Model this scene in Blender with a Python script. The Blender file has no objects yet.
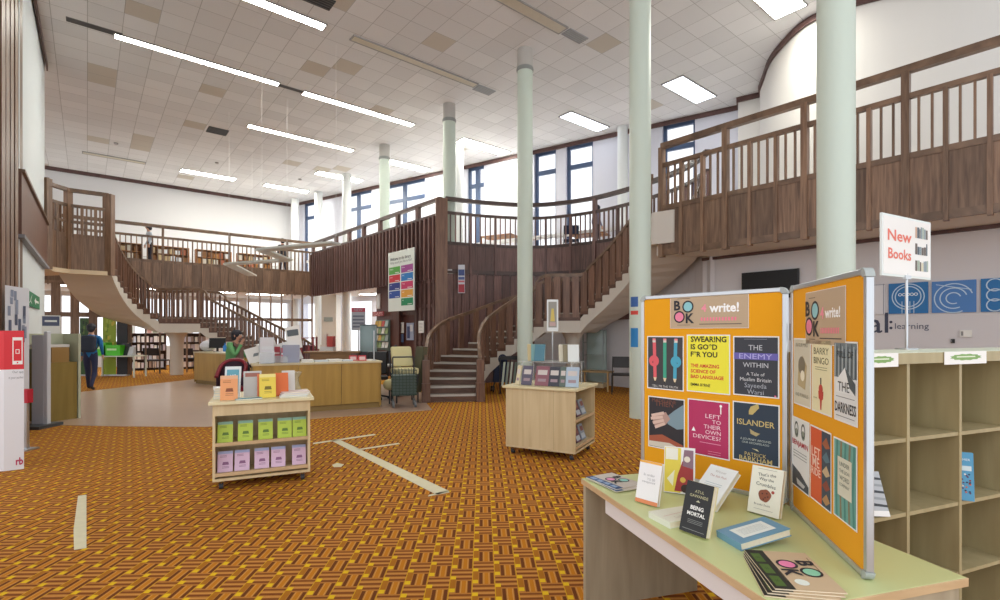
import bpy, math, random
from mathutils import Vector, Matrix
random.seed(7)
EYE = 1.55; F = 502.0; CX = 500.0; HY = 332.0
V = Vector
COL = bpy.context.scene.collection

# ---------------------------------------------------------------- colours and materials
def lin(c):
    if isinstance(c, str):
        c = c.lstrip('#'); c = [int(c[i:i+2], 16)/255 for i in (0, 2, 4)]
    return tuple((x/12.92 if x <= .04045 else ((x+.055)/1.055)**2.4) for x in c[:3]) + (1.0,)

_mats = {}
def mat(name, color='#808080', rough=.6, metal=0.0, emit=None, estr=1.0, alpha=1.0, trans=0.0, noise=.0, nscale=8, coat=0.0):
    if name in _mats: return _mats[name]
    m = bpy.data.materials.new(name); m.use_nodes = True
    nt = m.node_tree; b = nt.nodes['Principled BSDF']
    c = lin(color)
    b.inputs['Base Color'].default_value = c
    b.inputs['Roughness'].default_value = rough
    b.inputs['Metallic'].default_value = metal
    if coat: b.inputs['Coat Weight'].default_value = coat
    if trans:
        b.inputs['Transmission Weight'].default_value = trans
    if alpha < 1: b.inputs['Alpha'].default_value = alpha
    if emit:
        b.inputs['Emission Color'].default_value = lin(emit)
        b.inputs['Emission Strength'].default_value = estr
    tc = nt.nodes.new('ShaderNodeTexCoord')
    n = nt.nodes.new('ShaderNodeTexNoise'); n.inputs['Scale'].default_value = nscale; n.inputs['Detail'].default_value = 4
    nt.links.new(tc.outputs['Object'], n.inputs['Vector'])
    if noise > 0:
        mx = nt.nodes.new('ShaderNodeMix'); mx.data_type = 'RGBA'
        mx.inputs['A'].default_value = tuple(x*(1-noise) for x in c[:3]) + (1,)
        mx.inputs['B'].default_value = tuple(min(1, x*(1+noise)) for x in c[:3]) + (1,)
        nt.links.new(n.outputs['Fac'], mx.inputs['Factor'])
        nt.links.new(mx.outputs['Result'], b.inputs['Base Color'])
    else:
        mr = nt.nodes.new('ShaderNodeMapRange')
        mr.inputs['To Min'].default_value = max(0, rough-.05); mr.inputs['To Max'].default_value = min(1, rough+.05)
        nt.links.new(n.outputs['Fac'], mr.inputs['Value'])
        nt.links.new(mr.outputs['Result'], b.inputs['Roughness'])
    _mats[name] = m
    return m

def wood(name, dark, light, rough=.45, scale=(26, 26, 1.6), vary=.25, bump=.0):
    if name in _mats: return _mats[name]
    m = bpy.data.materials.new(name); m.use_nodes = True
    nt = m.node_tree; L = nt.links; b = nt.nodes['Principled BSDF']
    b.inputs['Roughness'].default_value = rough
    tc = nt.nodes.new('ShaderNodeTexCoord'); mp = nt.nodes.new('ShaderNodeMapping')
    mp.inputs['Scale'].default_value = scale
    oi = nt.nodes.new('ShaderNodeObjectInfo')
    va = nt.nodes.new('ShaderNodeVectorMath'); va.operation = 'ADD'
    sc = nt.nodes.new('ShaderNodeVectorMath'); sc.operation = 'SCALE'; sc.inputs['Scale'].default_value = 17
    L.new(oi.outputs['Random'], sc.inputs[0])
    L.new(tc.outputs['Object'], mp.inputs['Vector']); L.new(mp.outputs[0], va.inputs[0]); L.new(sc.outputs[0], va.inputs[1])
    n = nt.nodes.new('ShaderNodeTexNoise'); n.inputs['Scale'].default_value = 1; n.inputs['Detail'].default_value = 5; n.inputs['Distortion'].default_value = .6
    L.new(va.outputs[0], n.inputs['Vector'])
    cr = nt.nodes.new('ShaderNodeValToRGB')
    cr.color_ramp.elements[0].position = .3; cr.color_ramp.elements[0].color = lin(dark)
    cr.color_ramp.elements[1].position = .7; cr.color_ramp.elements[1].color = lin(light)
    L.new(n.outputs['Fac'], cr.inputs[0])
    hs = nt.nodes.new('ShaderNodeHueSaturation')
    mr = nt.nodes.new('ShaderNodeMapRange'); mr.inputs['To Min'].default_value = 1-vary; mr.inputs['To Max'].default_value = 1+vary
    L.new(oi.outputs['Random'], mr.inputs['Value']); L.new(mr.outputs[0], hs.inputs['Value'])
    L.new(cr.outputs[0], hs.inputs['Color']); L.new(hs.outputs[0], b.inputs['Base Color'])
    _mats[name] = m
    return m

class NT:                       # tiny helper for math node graphs
    def __init__(s, nt): s.nt = nt
    def m(s, op, a, b=None, c=None):
        n = s.nt.nodes.new('ShaderNodeMath'); n.operation = op
        for i, x in enumerate((a, b, c)):
            if x is None: continue
            if isinstance(x, (int, float)): n.inputs[i].default_value = x
            else: s.nt.links.new(x, n.inputs[i])
        return n.outputs[0]
    def mix(s, f, a, b):
        n = s.nt.nodes.new('ShaderNodeMix'); n.data_type = 'RGBA'
        s.nt.links.new(f, n.inputs['Factor'])
        for k, x in (('A', a), ('B', b)):
            if isinstance(x, tuple): n.inputs[k].default_value = x
            else: s.nt.links.new(x, n.inputs[k])
        return n.outputs['Result']

def carpet_material():
    m = bpy.data.materials.new('woven_carpet'); m.use_nodes = True
    nt = m.node_tree; g = NT(nt); L = nt.links; b = nt.nodes['Principled BSDF']
    b.inputs['Roughness'].default_value = .92; b.inputs['Specular IOR Level'].default_value = .15
    tc = nt.nodes.new('ShaderNodeTexCoord'); mp = nt.nodes.new('ShaderNodeMapping')
    mp.inputs['Rotation'].default_value = (0, 0, math.radians(-2.0))
    L.new(tc.outputs['Object'], mp.inputs['Vector'])
    sp = nt.nodes.new('ShaderNodeSeparateXYZ'); L.new(mp.outputs[0], sp.inputs[0])
    def band(x, a, b_): return g.m('MULTIPLY', g.m('GREATER_THAN', x, a), g.m('LESS_THAN', x, b_))
    def either(*q):
        r = q[0]
        for x in q[1:]: r = g.m('MAXIMUM', r, x)
        return r
    U = g.m('DIVIDE', g.m('ADD', sp.outputs[0], .0647), .1396)
    col = g.m('FLOOR', U); fu = g.m('FRACT', U)
    fv = g.m('FRACT', g.m('SUBTRACT', g.m('DIVIDE', g.m('SUBTRACT', sp.outputs[1], 2.99), .305), g.m('DIVIDE', col, 3)))
    brown, dark, pale, orange, yellow = lin('#b37632'), lin('#6c3a18'), lin('#c98f48'), lin('#bd771b'), lin('#dfb61f')
    # blocks of lengthwise bars
    w_ = g.m('DIVIDE', g.m('SUBTRACT', fu, .27), .73)
    vb = g.mix(band(w_, .38, .64), brown, orange)
    vb = g.mix(either(band(w_, .32, .38), band(w_, .64, .70)), vb, pale)
    vb = g.mix(either(band(w_, .06, .27), band(w_, .75, .96)), vb, dark)
    # the narrow block: orange between two yellow squares
    nb = g.mix(either(g.m('LESS_THAN', fv, .50), g.m('GREATER_THAN', fv, .87)), lin('#a86a1c'), yellow)
    vb = g.mix(g.m('LESS_THAN', fu, .27), vb, nb)
    # blocks of crosswise bars
    hz = g.m('DIVIDE', g.m('FRACT', g.m('ADD', fv, .20)), .53)
    hb = g.mix(either(band(hz, .10, .24), band(hz, .44, .58), band(hz, .78, .90)), brown, lin('#7c431c'))
    hb = g.mix(either(band(hz, .30, .36), band(hz, .64, .70)), hb, pale)
    wide = g.m('GREATER_THAN', fu, .27)
    cross = either(g.m('LESS_THAN', fv, .33), g.m('MULTIPLY', wide, g.m('GREATER_THAN', fv, .80)), g.m('MULTIPLY', g.m('SUBTRACT', 1, wide), g.m('LESS_THAN', fv, .36)))
    c = g.mix(cross, vb, hb)
    c = g.mix(g.m('LESS_THAN', fu, .035), c, lin('#cf9f1e'))
    # pile: fine noise, and broad wear
    n = nt.nodes.new('ShaderNodeTexNoise'); n.inputs['Scale'].default_value = 260; L.new(tc.outputs['Object'], n.inputs['Vector'])
    n2 = nt.nodes.new('ShaderNodeTexNoise'); n2.inputs['Scale'].default_value = .35; L.new(tc.outputs['Object'], n2.inputs['Vector'])
    val = g.m('ADD', g.m('MULTIPLY', n.outputs['Fac'], .5), g.m('ADD', .55, g.m('MULTIPLY', n2.outputs['Fac'], .4)))
    h = nt.nodes.new('ShaderNodeHueSaturation'); L.new(val, h.inputs['Value']); L.new(c, h.inputs['Color'])
    L.new(h.outputs[0], b.inputs['Base Color'])
    return m

def tile_material():
    m = bpy.data.materials.new('ceiling_tiles'); m.use_nodes = True
    nt = m.node_tree; g = NT(nt); L = nt.links; b = nt.nodes['Principled BSDF']
    b.inputs['Roughness'].default_value = .85
    tc = nt.nodes.new('ShaderNodeTexCoord'); mp = nt.nodes.new('ShaderNodeMapping')
    mp.inputs['Rotation'].default_value = (0, 0, -math.atan2(.635, .772))
    L.new(tc.outputs['Object'], mp.inputs['Vector'])
    sp = nt.nodes.new('ShaderNodeSeparateXYZ'); L.new(mp.outputs[0], sp.inputs[0])
    S = .62
    U = g.m('DIVIDE', sp.outputs[0], S); W = g.m('DIVIDE', sp.outputs[1], S)
    fu = g.m('FRACT', U); fw = g.m('FRACT', W)
    e = .022
    edge = g.m('MAXIMUM', g.m('MAXIMUM', g.m('LESS_THAN', fu, e), g.m('LESS_THAN', fw, e)), 0)
    cb = nt.nodes.new('ShaderNodeCombineXYZ'); L.new(g.m('FLOOR', U), cb.inputs[0]); L.new(g.m('FLOOR', W), cb.inputs[1])
    wn = nt.nodes.new('ShaderNodeTexWhiteNoise'); L.new(cb.outputs[0], wn.inputs['Vector'])
    base = g.mix(wn.outputs['Value'], lin('#dddcdd'), lin('#eae9ea'))
    odd = g.m('GREATER_THAN', wn.outputs['Value'], .965)
    base = g.mix(odd, base, lin('#cbc3b8'))
    nz = nt.nodes.new('ShaderNodeTexNoise'); nz.inputs['Scale'].default_value = 60; L.new(tc.outputs['Object'], nz.inputs['Vector'])
    hv = nt.nodes.new('ShaderNodeHueSaturation'); L.new(g.m('ADD', .95, g.m('MULTIPLY', nz.outputs['Fac'], .1)), hv.inputs['Value']); L.new(base, hv.inputs['Color'])
    c = g.mix(g.m('MULTIPLY', edge, .55), hv.outputs[0], lin('#84807e'))
    L.new(c, b.inputs['Base Color'])
    return m

# ---------------------------------------------------------------- mesh builder
_txt = {}
def text_geo(s, bold=0.0):
    k = (s, bold)
    if k not in _txt:
        cu = bpy.data.curves.new('t', 'FONT'); cu.body = s; cu.offset = bold; cu.resolution_u = 2
        cu.space_line = .95
        ob = bpy.data.objects.new('t', cu)
        me = bpy.data.meshes.new_from_object(ob)
        _txt[k] = ([v.co.copy() for v in me.vertices], [tuple(p.vertices) for p in me.polygons])
        bpy.data.meshes.remove(me); bpy.data.objects.remove(ob); bpy.data.curves.remove(cu)
    return _txt[k]

class MB:
    def __init__(s): s.v = []; s.f = []; s.mi = []; s.sm = []
    def add(s, vs, fs, mi=0, smooth=False):
        o = len(s.v); s.v += [V(x) for x in vs]
        for f in fs: s.f.append(tuple(o+i for i in f)); s.mi.append(mi); s.sm.append(smooth)
        return s
    def box(s, x0, y0, z0, x1, y1, z1, mi=0):
        return s.hexa([(x0,y0,z0),(x1,y0,z0),(x1,y1,z0),(x0,y1,z0)], [(x0,y0,z1),(x1,y0,z1),(x1,y1,z1),(x0,y1,z1)], mi)
    def hexa(s, lo, hi, mi=0):
        n = len(lo)
        fs = [tuple(range(n-1, -1, -1)), tuple(range(n, 2*n))] + [(i, (i+1) % n, n+(i+1) % n, n+i) for i in range(n)]
        return s.add(list(lo)+list(hi), fs, mi)
    def obox(s, c, ax, ay, az, mi=0):        # oriented box, half-axis vectors
        c, ax, ay, az = V(c), V(ax), V(ay), V(az)
        return s.hexa([c-ax-ay-az, c+ax-ay-az, c+ax+ay-az, c-ax+ay-az], [c-ax-ay+az, c+ax-ay+az, c+ax+ay+az, c-ax+ay+az], mi)
    def prism(s, poly, z0, z1, mi=0):
        return s.hexa([(x, y, z0) for x, y in poly], [(x, y, z1) for x, y in poly], mi)
    def wall(s, a, b, z0, z1, t=.12, mi=0, side=1):   # wall from a to b, thickness t to the left of a->b
        a, b = V((a[0], a[1])), V((b[0], b[1])); d = (b-a).normalized(); n = V((-d.y, d.x))*t*side
        return s.prism([a, b, b+n, a+n] if side > 0 else [a+n, b+n, b, a], z0, z1, mi)
    def poly(s, pts, mi=0): return s.add(pts, [tuple(range(len(pts)))], mi)
    def rect(s, o, r, u, mi=0):
        o, r, u = V(o), V(r), V(u); return s.poly([o, o+r, o+r+u, o+u], mi)
    def disc(s, c, r, u, rad, mi=0, n=24, ry=None):
        c, r, u = V(c), V(r), V(u); ry = ry or rad
        return s.poly([c + r*rad*math.cos(2*math.pi*i/n) + u*ry*math.sin(2*math.pi*i/n) for i in range(n)], mi)
    def ring(s, c, r, u, ro, ri, mi=0, n=28, a0=0, a1=2*math.pi, k=1.0):
        c, r, u = V(c), V(r), V(u); vs = []
        for i in range(n+1):
            a = a0+(a1-a0)*i/n; d = r*math.cos(a)*k+u*math.sin(a)
            vs += [c+d*ro, c+d*ri]
        return s.add(vs, [(2*i, 2*i+2, 2*i+3, 2*i+1) for i in range(n)], mi)
    def line(s, a, b, w, nrm, mi=0):         # flat stroke in a plane
        a, b = V(a), V(b); d = (b-a).normalized(); t = d.cross(V(nrm)).normalized()*w/2
        return s.poly([a-t, b-t, b+t, a+t], mi)
    def text(s, body, o, r, u, w=None, h=None, mi=0, align='C', bold=0.0, size=None):
        vs, fs = text_geo(body, bold)
        if not vs: return s
        x0 = min(v.x for v in vs); x1 = max(v.x for v in vs); y0 = min(v.y for v in vs); y1 = max(v.y for v in vs)
        sx = sy = size or 1
        if w and h: sx = w/(x1-x0); sy = h/(y1-y0)
        elif w: sx = sy = w/(x1-x0)
        elif h: sx = sy = h/(y1-y0)
        ox = {'C': (x0+x1)/2, 'L': x0, 'R': x1}[align]; oy = (y0+y1)/2
        o, r, u = V(o), V(r).normalized(), V(u).normalized()
        return s.add([o+r*((v.x-ox)*sx)+u*((v.y-oy)*sy) for v in vs], fs, mi)
    def tube(s, pts, r, n=8, mi=0, caps=True):
        pts = [V(p) for p in pts]; rs = r if isinstance(r, (list, tuple)) else [r]*len(pts); vs = []
        up = V((0, 0, 1)); prev = None
        for i, p in enumerate(pts):
            d = (pts[min(i+1, len(pts)-1)]-pts[max(i-1, 0)]).normalized()
            a = d.cross(up) if prev is None else prev - d*prev.dot(d)
            if a.length < 1e-3: a = d.cross(V((1, 0, 0)))
            a.normalize(); b = d.cross(a); prev = a
            for k in range(n):
                t = 2*math.pi*k/n; vs.append(p+(a*math.cos(t)+b*math.sin(t))*rs[i])
        fs = [(i*n+k, i*n+(k+1) % n, (i+1)*n+(k+1) % n, (i+1)*n+k) for i in range(len(pts)-1) for k in range(n)]
        s.add(vs, fs, mi, True)
        if caps: s.add(vs[:n], [tuple(range(n-1, -1, -1))], mi); s.add(vs[-n:], [tuple(range(n))], mi)
        return s
    def lathe(s, prof, c=(0, 0, 0), n=24, mi=0, smooth=True):
        vs = [(c[0]+r*math.cos(2*math.pi*k/n), c[1]+r*math.sin(2*math.pi*k/n), c[2]+z) for r, z in prof for k in range(n)]
        fs = [(i*n+k, i*n+(k+1) % n, (i+1)*n+(k+1) % n, (i+1)*n+k) for i in range(len(prof)-1) for k in range(n)]
        s.add(vs, fs, mi, smooth)
        s.add(vs[:n], [tuple(range(n-1, -1, -1))], mi); s.add(vs[-n:], [tuple(range(n))], mi)
        return s
    def ball(s, c, rx, ry=None, rz=None, n=14, m=10, mi=0):
        ry = ry or rx; rz = rz or rx; c = V(c); vs = []
        for j in range(m+1):
            a = math.pi*j/m
            for k in range(n):
                b = 2*math.pi*k/n; vs.append(c+V((rx*math.sin(a)*math.cos(b), ry*math.sin(a)*math.sin(b), -rz*math.cos(a))))
        return s.add(vs, [(j*n+k, j*n+(k+1) % n, (j+1)*n+(k+1) % n, (j+1)*n+k) for j in range(m) for k in range(n)], mi, True)
    def sweep(s, pts, w, h, mi=0, zoff=0, side=None):
        """rectangular rail along 3-D points, w wide, h high, centred on the path (side: left/right offset)"""
        pts = [V(p) for p in pts]; vs = []
        for i, p in enumerate(pts):
            a = pts[max(i-1, 0)]; b = pts[min(i+1, len(pts)-1)]
            d1 = V((p.x-a.x, p.y-a.y)); d2 = V((b.x-p.x, b.y-p.y))
            if d1.length < 1e-6: d1 = d2
            if d2.length < 1e-6: d2 = d1
            d = (d1.normalized()+d2.normalized()).normalized(); k = 1/max(.5, d.dot(d1.normalized()))
            n = V((-d.y, d.x, 0))*w/2*k; z = V((0, 0, zoff)); hh = V((0, 0, h/2))
            o = V((0, 0, 0)) if side is None else V((-d.y, d.x, 0))*side
            vs += [p+n-hh+z+o, p-n-hh+z+o, p-n+hh+z+o, p+n+hh+z+o]
        fs = [(4*i+k, 4*i+4+k, 4*i+4+(k+1) % 4, 4*i+(k+1) % 4) for i in range(len(pts)-1) for k in range(4)]
        fs += [(3, 2, 1, 0), tuple(4*(len(pts)-1)+k for k in range(4))]
        return s.add(vs, fs, mi)
    def mesh(s, name, mats):
        me = bpy.data.meshes.new(name); me.from_pydata(s.v, [], s.f)
        for m in (mats if isinstance(mats, (list, tuple)) else [mats]): me.materials.append(m)
        me.polygons.foreach_set('material_index', s.mi); me.polygons.foreach_set('use_smooth', s.sm)
        me.update(); return me
    def build(s, name, mats, parent=None, world=False, bevel=0, fix=False):
        if world and parent is not None:
            inv = root_mat(parent).inverted(); s.v = [inv @ v for v in s.v]
        me = s.mesh(name, mats)
        if fix:
            import bmesh
            bm = bmesh.new(); bm.from_mesh(me); bmesh.ops.recalc_face_normals(bm, faces=bm.faces); bm.to_mesh(me); bm.free()
        o = bpy.data.objects.new(name, me); COL.objects.link(o)
        if parent is not None: o.parent = parent
        if bevel:
            b = o.modifiers.new('bevel', 'BEVEL'); b.width = bevel; b.segments = 2; b.limit_method = 'ANGLE'
        return o

def root_mat(o):
    m = o.matrix_basis.copy()
    while o.parent is not None: o = o.parent; m = o.matrix_basis @ m
    return m

def tag(o, label=None, cat=None, group=None, kind=None):
    if label: o['label'] = label
    if cat: o['category'] = cat
    if group: o['group'] = group
    if kind: o['kind'] = kind
    return o
def thing(name, label, cat, loc=(0, 0, 0), rz=0, group=None, mtx=None):
    o = bpy.data.objects.new(name, None); o.empty_display_size = .1; COL.objects.link(o)
    if mtx is not None: o.matrix_basis = mtx
    else: o.location = loc; o.rotation_euler = (0, 0, rz)
    return tag(o, label, cat, group)
def put(name, me, parent, loc, rz=0, world=True):
    o = bpy.data.objects.new(name, me); COL.objects.link(o); o.parent = parent
    m = Matrix.Translation(V(loc)) @ Matrix.Rotation(rz, 4, 'Z')
    o.matrix_basis = root_mat(parent).inverted() @ m if world else m
    return o
def struct(mb, name, mats, **k):
    o = mb.build(name, mats, **k); o['kind'] = 'structure'; return o
def copy_tree(o, parent=None):
    c = o.copy(); COL.objects.link(c); c.parent = parent
    for ch in [x for x in o.children]: copy_tree(ch, c)
    return c
def at(px, py, D): return V(((px-CX)/F*D, D, EYE-(py-HY)/F*D))
def atz(px, py, z):
    D = (EYE-z)*F/(py-HY); return V(((px-CX)/F*D, D, z))
def fl(px, py): return atz(px, py, 0)
def catmull(pts, n=8):
    P = [V(p) for p in pts]; P = [P[0]*2-P[1]]+P+[P[-1]*2-P[-2]]; out = []
    for i in range(1, len(P)-2):
        for k in range(n):
            t = k/n; a, b, c, d = P[i-1], P[i], P[i+1], P[i+2]
            out.append(.5*((2*b)+(-a+c)*t+(2*a-5*b+4*c-d)*t*t+(-a+3*b-3*c+d)*t**3))
    return out+[P[-2]]
def resample(pts, step=None, n=None):
    P = [V(p) for p in pts]; L = [0]
    for a, b in zip(P, P[1:]): L.append(L[-1]+(b-a).length)
    n = n or max(1, round(L[-1]/step)); out = []; j = 0
    for i in range(n+1):
        t = L[-1]*i/n
        while j < len(P)-2 and L[j+1] < t: j += 1
        out.append(P[j].lerp(P[j+1], max(0, min(1, (t-L[j])/max(1e-9, L[j+1]-L[j])))))
    return out
ORD = ['first','second','third','fourth','fifth','sixth','seventh','eighth','ninth','tenth','eleventh','twelfth','thirteenth','fourteenth','fifteenth','sixteenth','seventeenth','eighteenth','nineteenth','twentieth']
AX = V((-.635, .772)); BX = V((.772, .635))      # the two building directions in plan

# common materials
WOOD = wood('brown_hardwood', '#664d3c', '#93745c', .42)
WOOD2 = wood('brown_hardwood_boards', '#60493b', '#8e715b', .45, vary=.32)
WOODK = wood('shaded_purple_brown_boards', '#563e3a', '#80605a', .42, vary=.3)  # brown timber with the purplish shade at the drum put into its colour
RAIL = wood('brown_rail', '#5f4a3a', '#876b55', .35, scale=(4, 4, 4), vary=.1)
RAILK = wood('dark_rail', '#40302d', '#5a4540', .35, scale=(4, 4, 4), vary=.1)
WHITE = mat('white_paint', '#dcdcdd', .7, noise=.015, nscale=2)
WHITEB = mat('cool_white_paint', '#d9dae4', .7, noise=.015, nscale=2)
GREYW = mat('pale_grey_plaster', '#d3d0d2', .7, noise=.02, nscale=2)
CONC = mat('painted_concrete', '#cfc8bd', .7, noise=.04, nscale=3)
CREAM = mat('cream_soffit', '#d8c3a4', .7, noise=.03, nscale=3)
TRIM = wood('brown_trim', '#4d3531', '#654844', .5, scale=(3, 3, 3), vary=.05)
BEECH = wood('beech_laminate', '#c9b287', '#d9c59c', .45, scale=(14, 14, 1.2), vary=.04)
BEECHG = mat('green_tinted_beech_top', '#ccd499', .4, noise=.03, nscale=5)
EDGE = wood('beech_edge', '#c0a078', '#d2b58c', .5, scale=(3, 3, 20), vary=.03)
OAK = wood('ochre_oak_veneer', '#a4813c', '#b99549', .45, scale=(9, 9, .8), vary=.05)
ALU = mat('brushed_aluminium', '#c4c8cc', .32, .75)
BLACK = mat('black_plastic', '#17171a', .4)
DARK = mat('dark_grey', '#33343a', .6)
PAPER = mat('white_paper', '#f1f0ec', .75)
PAGES = mat('book_pages', '#e9e1cb', .85, noise=.08, nscale=90)
CHROME = mat('chrome', '#d5d8da', .15, 1)
COLM = mat('pale_green_column_paint', '#cddace', .45, noise=.015, nscale=2)
def flat(hexc, rough=.55): return mat('paint_'+hexc.strip('#').lower(), hexc, rough)
# ---------------------------------------------------------------- camera and light
cd = bpy.data.cameras.new('camera'); cam = bpy.data.objects.new('camera', cd); COL.objects.link(cam)
cam.location = (0, 0, EYE); cam.rotation_euler = (math.pi/2, 0, 0)
cd.sensor_width = 36; cd.lens = 36*F/1000; cd.shift_y = .032; cd.clip_start = .05; cd.clip_end = 300
sc = bpy.context.scene; sc.camera = cam
sc.view_settings.view_transform = 'Standard'; sc.view_settings.look = 'None'; sc.view_settings.gamma = 1
sc.view_settings.use_curve_mapping = False; sc.view_settings.exposure = 1.3
w = bpy.data.worlds.new('sky'); w.use_nodes = True; sc.world = w
bg = w.node_tree.nodes['Background']; bg.inputs[0].default_value = (.93, .96, 1, 1); bg.inputs[1].default_value = .68

CEIL = 8.5; FLZ = 4.1; FAS0 = 3.18; FAS1 = 4.19; RAIL1 = 5.1; RAIL2 = 5.5

# ---------------------------------------------------------------- floor, ceiling
OUT = [(-27, 15.2), (-27, -1.5), (14, -1.5), (14, 10.9), (7.35, 15.6), (-10.8, 27.3), (-11.2, 27.75)]
struct(MB().prism(OUT, -.2, 0), 'floor', carpet_material())
LINO = mat('brown_lino', '#b59a86', .28, noise=.08, nscale=3)
lp = [fl(28, 424.5), fl(120, 426.5), fl(205, 427), fl(300, 420), fl(432, 410), fl(424, 400), V((-2.2, 13.8, 0)), V((-5.8, 16.6, 0)), V((-9.0, 17.3, 0)), fl(197, 379), fl(82, 392), V((-11.5, 11.2, 0)), V((-9.6, 9.2, 0))]
struct(MB().prism([(p.x, p.y) for p in lp], .0, .004), 'floor', LINO)
struct(MB().prism(OUT, CEIL, CEIL+.3), 'ceiling', tile_material())

# ---------------------------------------------------------------- walls
WL0 = V((-8.25, 8.61)); WL1 = V((-11.82, 13.03))
struct(MB().wall(WL0, WL1, 0, CEIL, .5), 'wall_left', mat('left_wall_paint', '#dfe6e8', .7, noise=.01))
struct(MB().wall(WL0+V((.03, .02)), WL1+V((.03, .02)), CEIL-.16, CEIL-.002, .03, side=-1), 'trim', TRIM)
# far wall with a band of lower windows
B0 = V((-26.3, 15.0)); B1 = V((-10.9, 27.65))
bd = (B1-B0).normalized(); bl = (B1-B0).length
m = MB(); m.wall(B0, B1, 3.1, CEIL, .3); m.wall(B0, B1, 0, .9, .3)
k = 0.0
while k < bl:
    m.wall(B0+bd*k, B0+bd*min(bl, k+.35), .9, 3.1, .3); k += 2.4
struct(m, 'wall_back', WHITE)
struct(MB().wall(B0-V((-.02, .03)), B1-V((-.02, .03)), CEIL-.16, CEIL-.002, .03, side=-1), 'trim', TRIM)
# window wall
W0 = V((-10.8, 27.0)); W1 = V((7.3, 15.4)); wd = (W1-W0).normalized(); wl = (W1-W0).length
def wray(px):
    k = (px-CX)/F    # X = k*D ; W0+wd*t
    return (k*W0.y-W0.x)/(wd.x-k*wd.y)
wins = [(303.5, 316), (344, 371.5), (385, 425), (467, 484), (534, 556), (566, 593), (662.5, 695)]
m = MB(); t0 = 0.0; wi = []
for a, b in wins:
    ta, tb = max(.02, wray(a)), wray(b)
    m.wall(W0+wd*t0, W0+wd*ta, 0, CEIL, .3)
    m.wall(W0+wd*ta, W0+wd*tb, 8.40, CEIL, .3); m.wall(W0+wd*ta, W0+wd*tb, 3.05, 4.35, .3)
    lowopen = a < 400
    m.wall(W0+wd*ta, W0+wd*tb, 0, .25 if lowopen else 3.05, .3)
    wi.append((ta, tb)); t0 = tb
m.wall(W0+wd*t0, W1, 0, CEIL, .3)
m.wall((-10.9, 27.65), W0, 0, CEIL, .3)
struct(m, 'wall_window_side', WHITEB)
FRB = mat('blue_grey_window_frame', '#465878', .4)
GLASS = mat('clear_glass', '#f2f6f8', .03, alpha=.12)
for i, (ta, tb) in enumerate(wi):
    a, b = W0+wd*ta, W0+wd*tb; nrm = V((-wd.y, wd.x)); m = MB(); fw = .12
    a2, b2 = a+nrm*.1, b+nrm*.1
    mid = ta+(tb-ta)*(.42 if i in (1, 2, 3) else .0)
    tz = 7.62
    m.wall(a2, a2+wd*fw, 4.35, 8.4, .1); m.wall(b2-wd*fw*.6, b2, 4.35, 8.4, .1)
    m.wall(a2, b2, 8.28, 8.4, .1); m.wall(a2, b2, tz-.08, tz+.08, .1); m.wall(a2, b2, 4.35, 4.45, .1)
    if mid > ta+.01: c = W0+wd*mid+nrm*.1; m.wall(c, c+wd*.2, 4.35, 8.4, .1)
    o = struct(m, 'window_%d' % (i+1), FRB)
    MB().wall(a+nrm*.14, b+nrm*.14, 4.4, 8.35, .012).build('pane', GLASS, o)
# ceiling trim along the window wall and the curved wall
curve = [V((7.3, 15.4)), V((7.07, 14.9)), V((7.6, 14.54))] + [V(p) for p in catmull([(7.35, 14.2), (7.14, 13.57), (6.88, 12.8), (6.78, 12.1), (6.79, 11.36), (6.98, 10.9), (7.45, 10.5), (8.2, 10.15), (9.6, 9.7), (12.5, 9.3)], 5)]
nrm2 = V((wd.y, -wd.x))
m = MB()
m.sweep([(p.x, p.y, CEIL-.08) for p in [W0+nrm2*.04, W1+nrm2*.04]+[c+V((-.04, -.03)) for c in curve[1:]]], .05, .14)
struct(m, 'trim', TRIM)
m = MB()
for a, b in zip(curve, curve[1:]): m.wall(b, a, FLZ, CEIL, .25, side=-1)
struct(m, 'wall_curved', mat('warm_white_paint', '#dedbd6', .7, noise=.012, nscale=1.5))

# ---------------------------------------------------------------- plan lines of the upper floor
G0 = V((3.45, 10.7)); GD = V((.65, -.76)).normalized(); G1 = G0+GD*9.6
U = [V(p) for p in catmull([(-1.62, 14.85), (-.3, 15.4), (1.2, 15.62), (2.6, 14.95), (3.55, 13.9), (4.2, 12.8), (4.5, 11.9), (4.55, 11.0)], 6)]
CORN = V((-1.75, 14.85))
AD = (V((-8.35, 22.45))-CORN).normalized(); AIN = V((-8.35, 22.45))
FB0 = V((-18.5, 14.0)); FBD = V((.772, .645)).normalized()
tB = (AIN-FB0).length
FB0 = AIN-FBD*14.6
# upper floor slabs (setting)
SLAB = mat('white_slab', '#d6d0c8', .75, noise=.03, nscale=2)
def gl(v): return (v.x, v.y)
nG = V((.76, .65)).normalized()
m = MB()
m.prism([gl(G0+nG*.08), gl(G1+nG*.08), (14, 3.2), (14, 10.5), (4.62, 10.9), (3.4, 10.9)], 3.2, FLZ)
m.prism([(3.26, 10.98), (3.26, 10.72), (3.6, 10.45), (4.7, 10.6), (4.7, 10.98)], 3.42, FLZ)
struct(m, 'floor', SLAB)
m = MB()   # behind the drum and the window wall, as strips between the edge line and the walls
Ue = [p+V((.0, .0)) for p in U]
win_pt = lambda p: W0+wd*max(0, min(wl, (p-W0).dot(wd)))
for a, b in zip(Ue, Ue[1:]):
    wa, wb = win_pt(a), win_pt(b)
    m.prism([gl(a), gl(b), gl(wb), gl(wa)][::-1], FAS0+.1, FLZ)
m.prism([gl(V((4.55, 11.0))), (8.5, 9.9), (8.5, 15.0), (7.3, 15.4), gl(win_pt(V((4.55, 11.0))))], FAS0+.1, FLZ)
a, b = CORN+V((.1, .05)), AIN
m.prism([gl(b+V((.1, .1))), gl(a), gl(win_pt(a)), gl(win_pt(b))], FAS0+.1, FLZ)
nB = V((-FBD.y, FBD.x))
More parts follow.
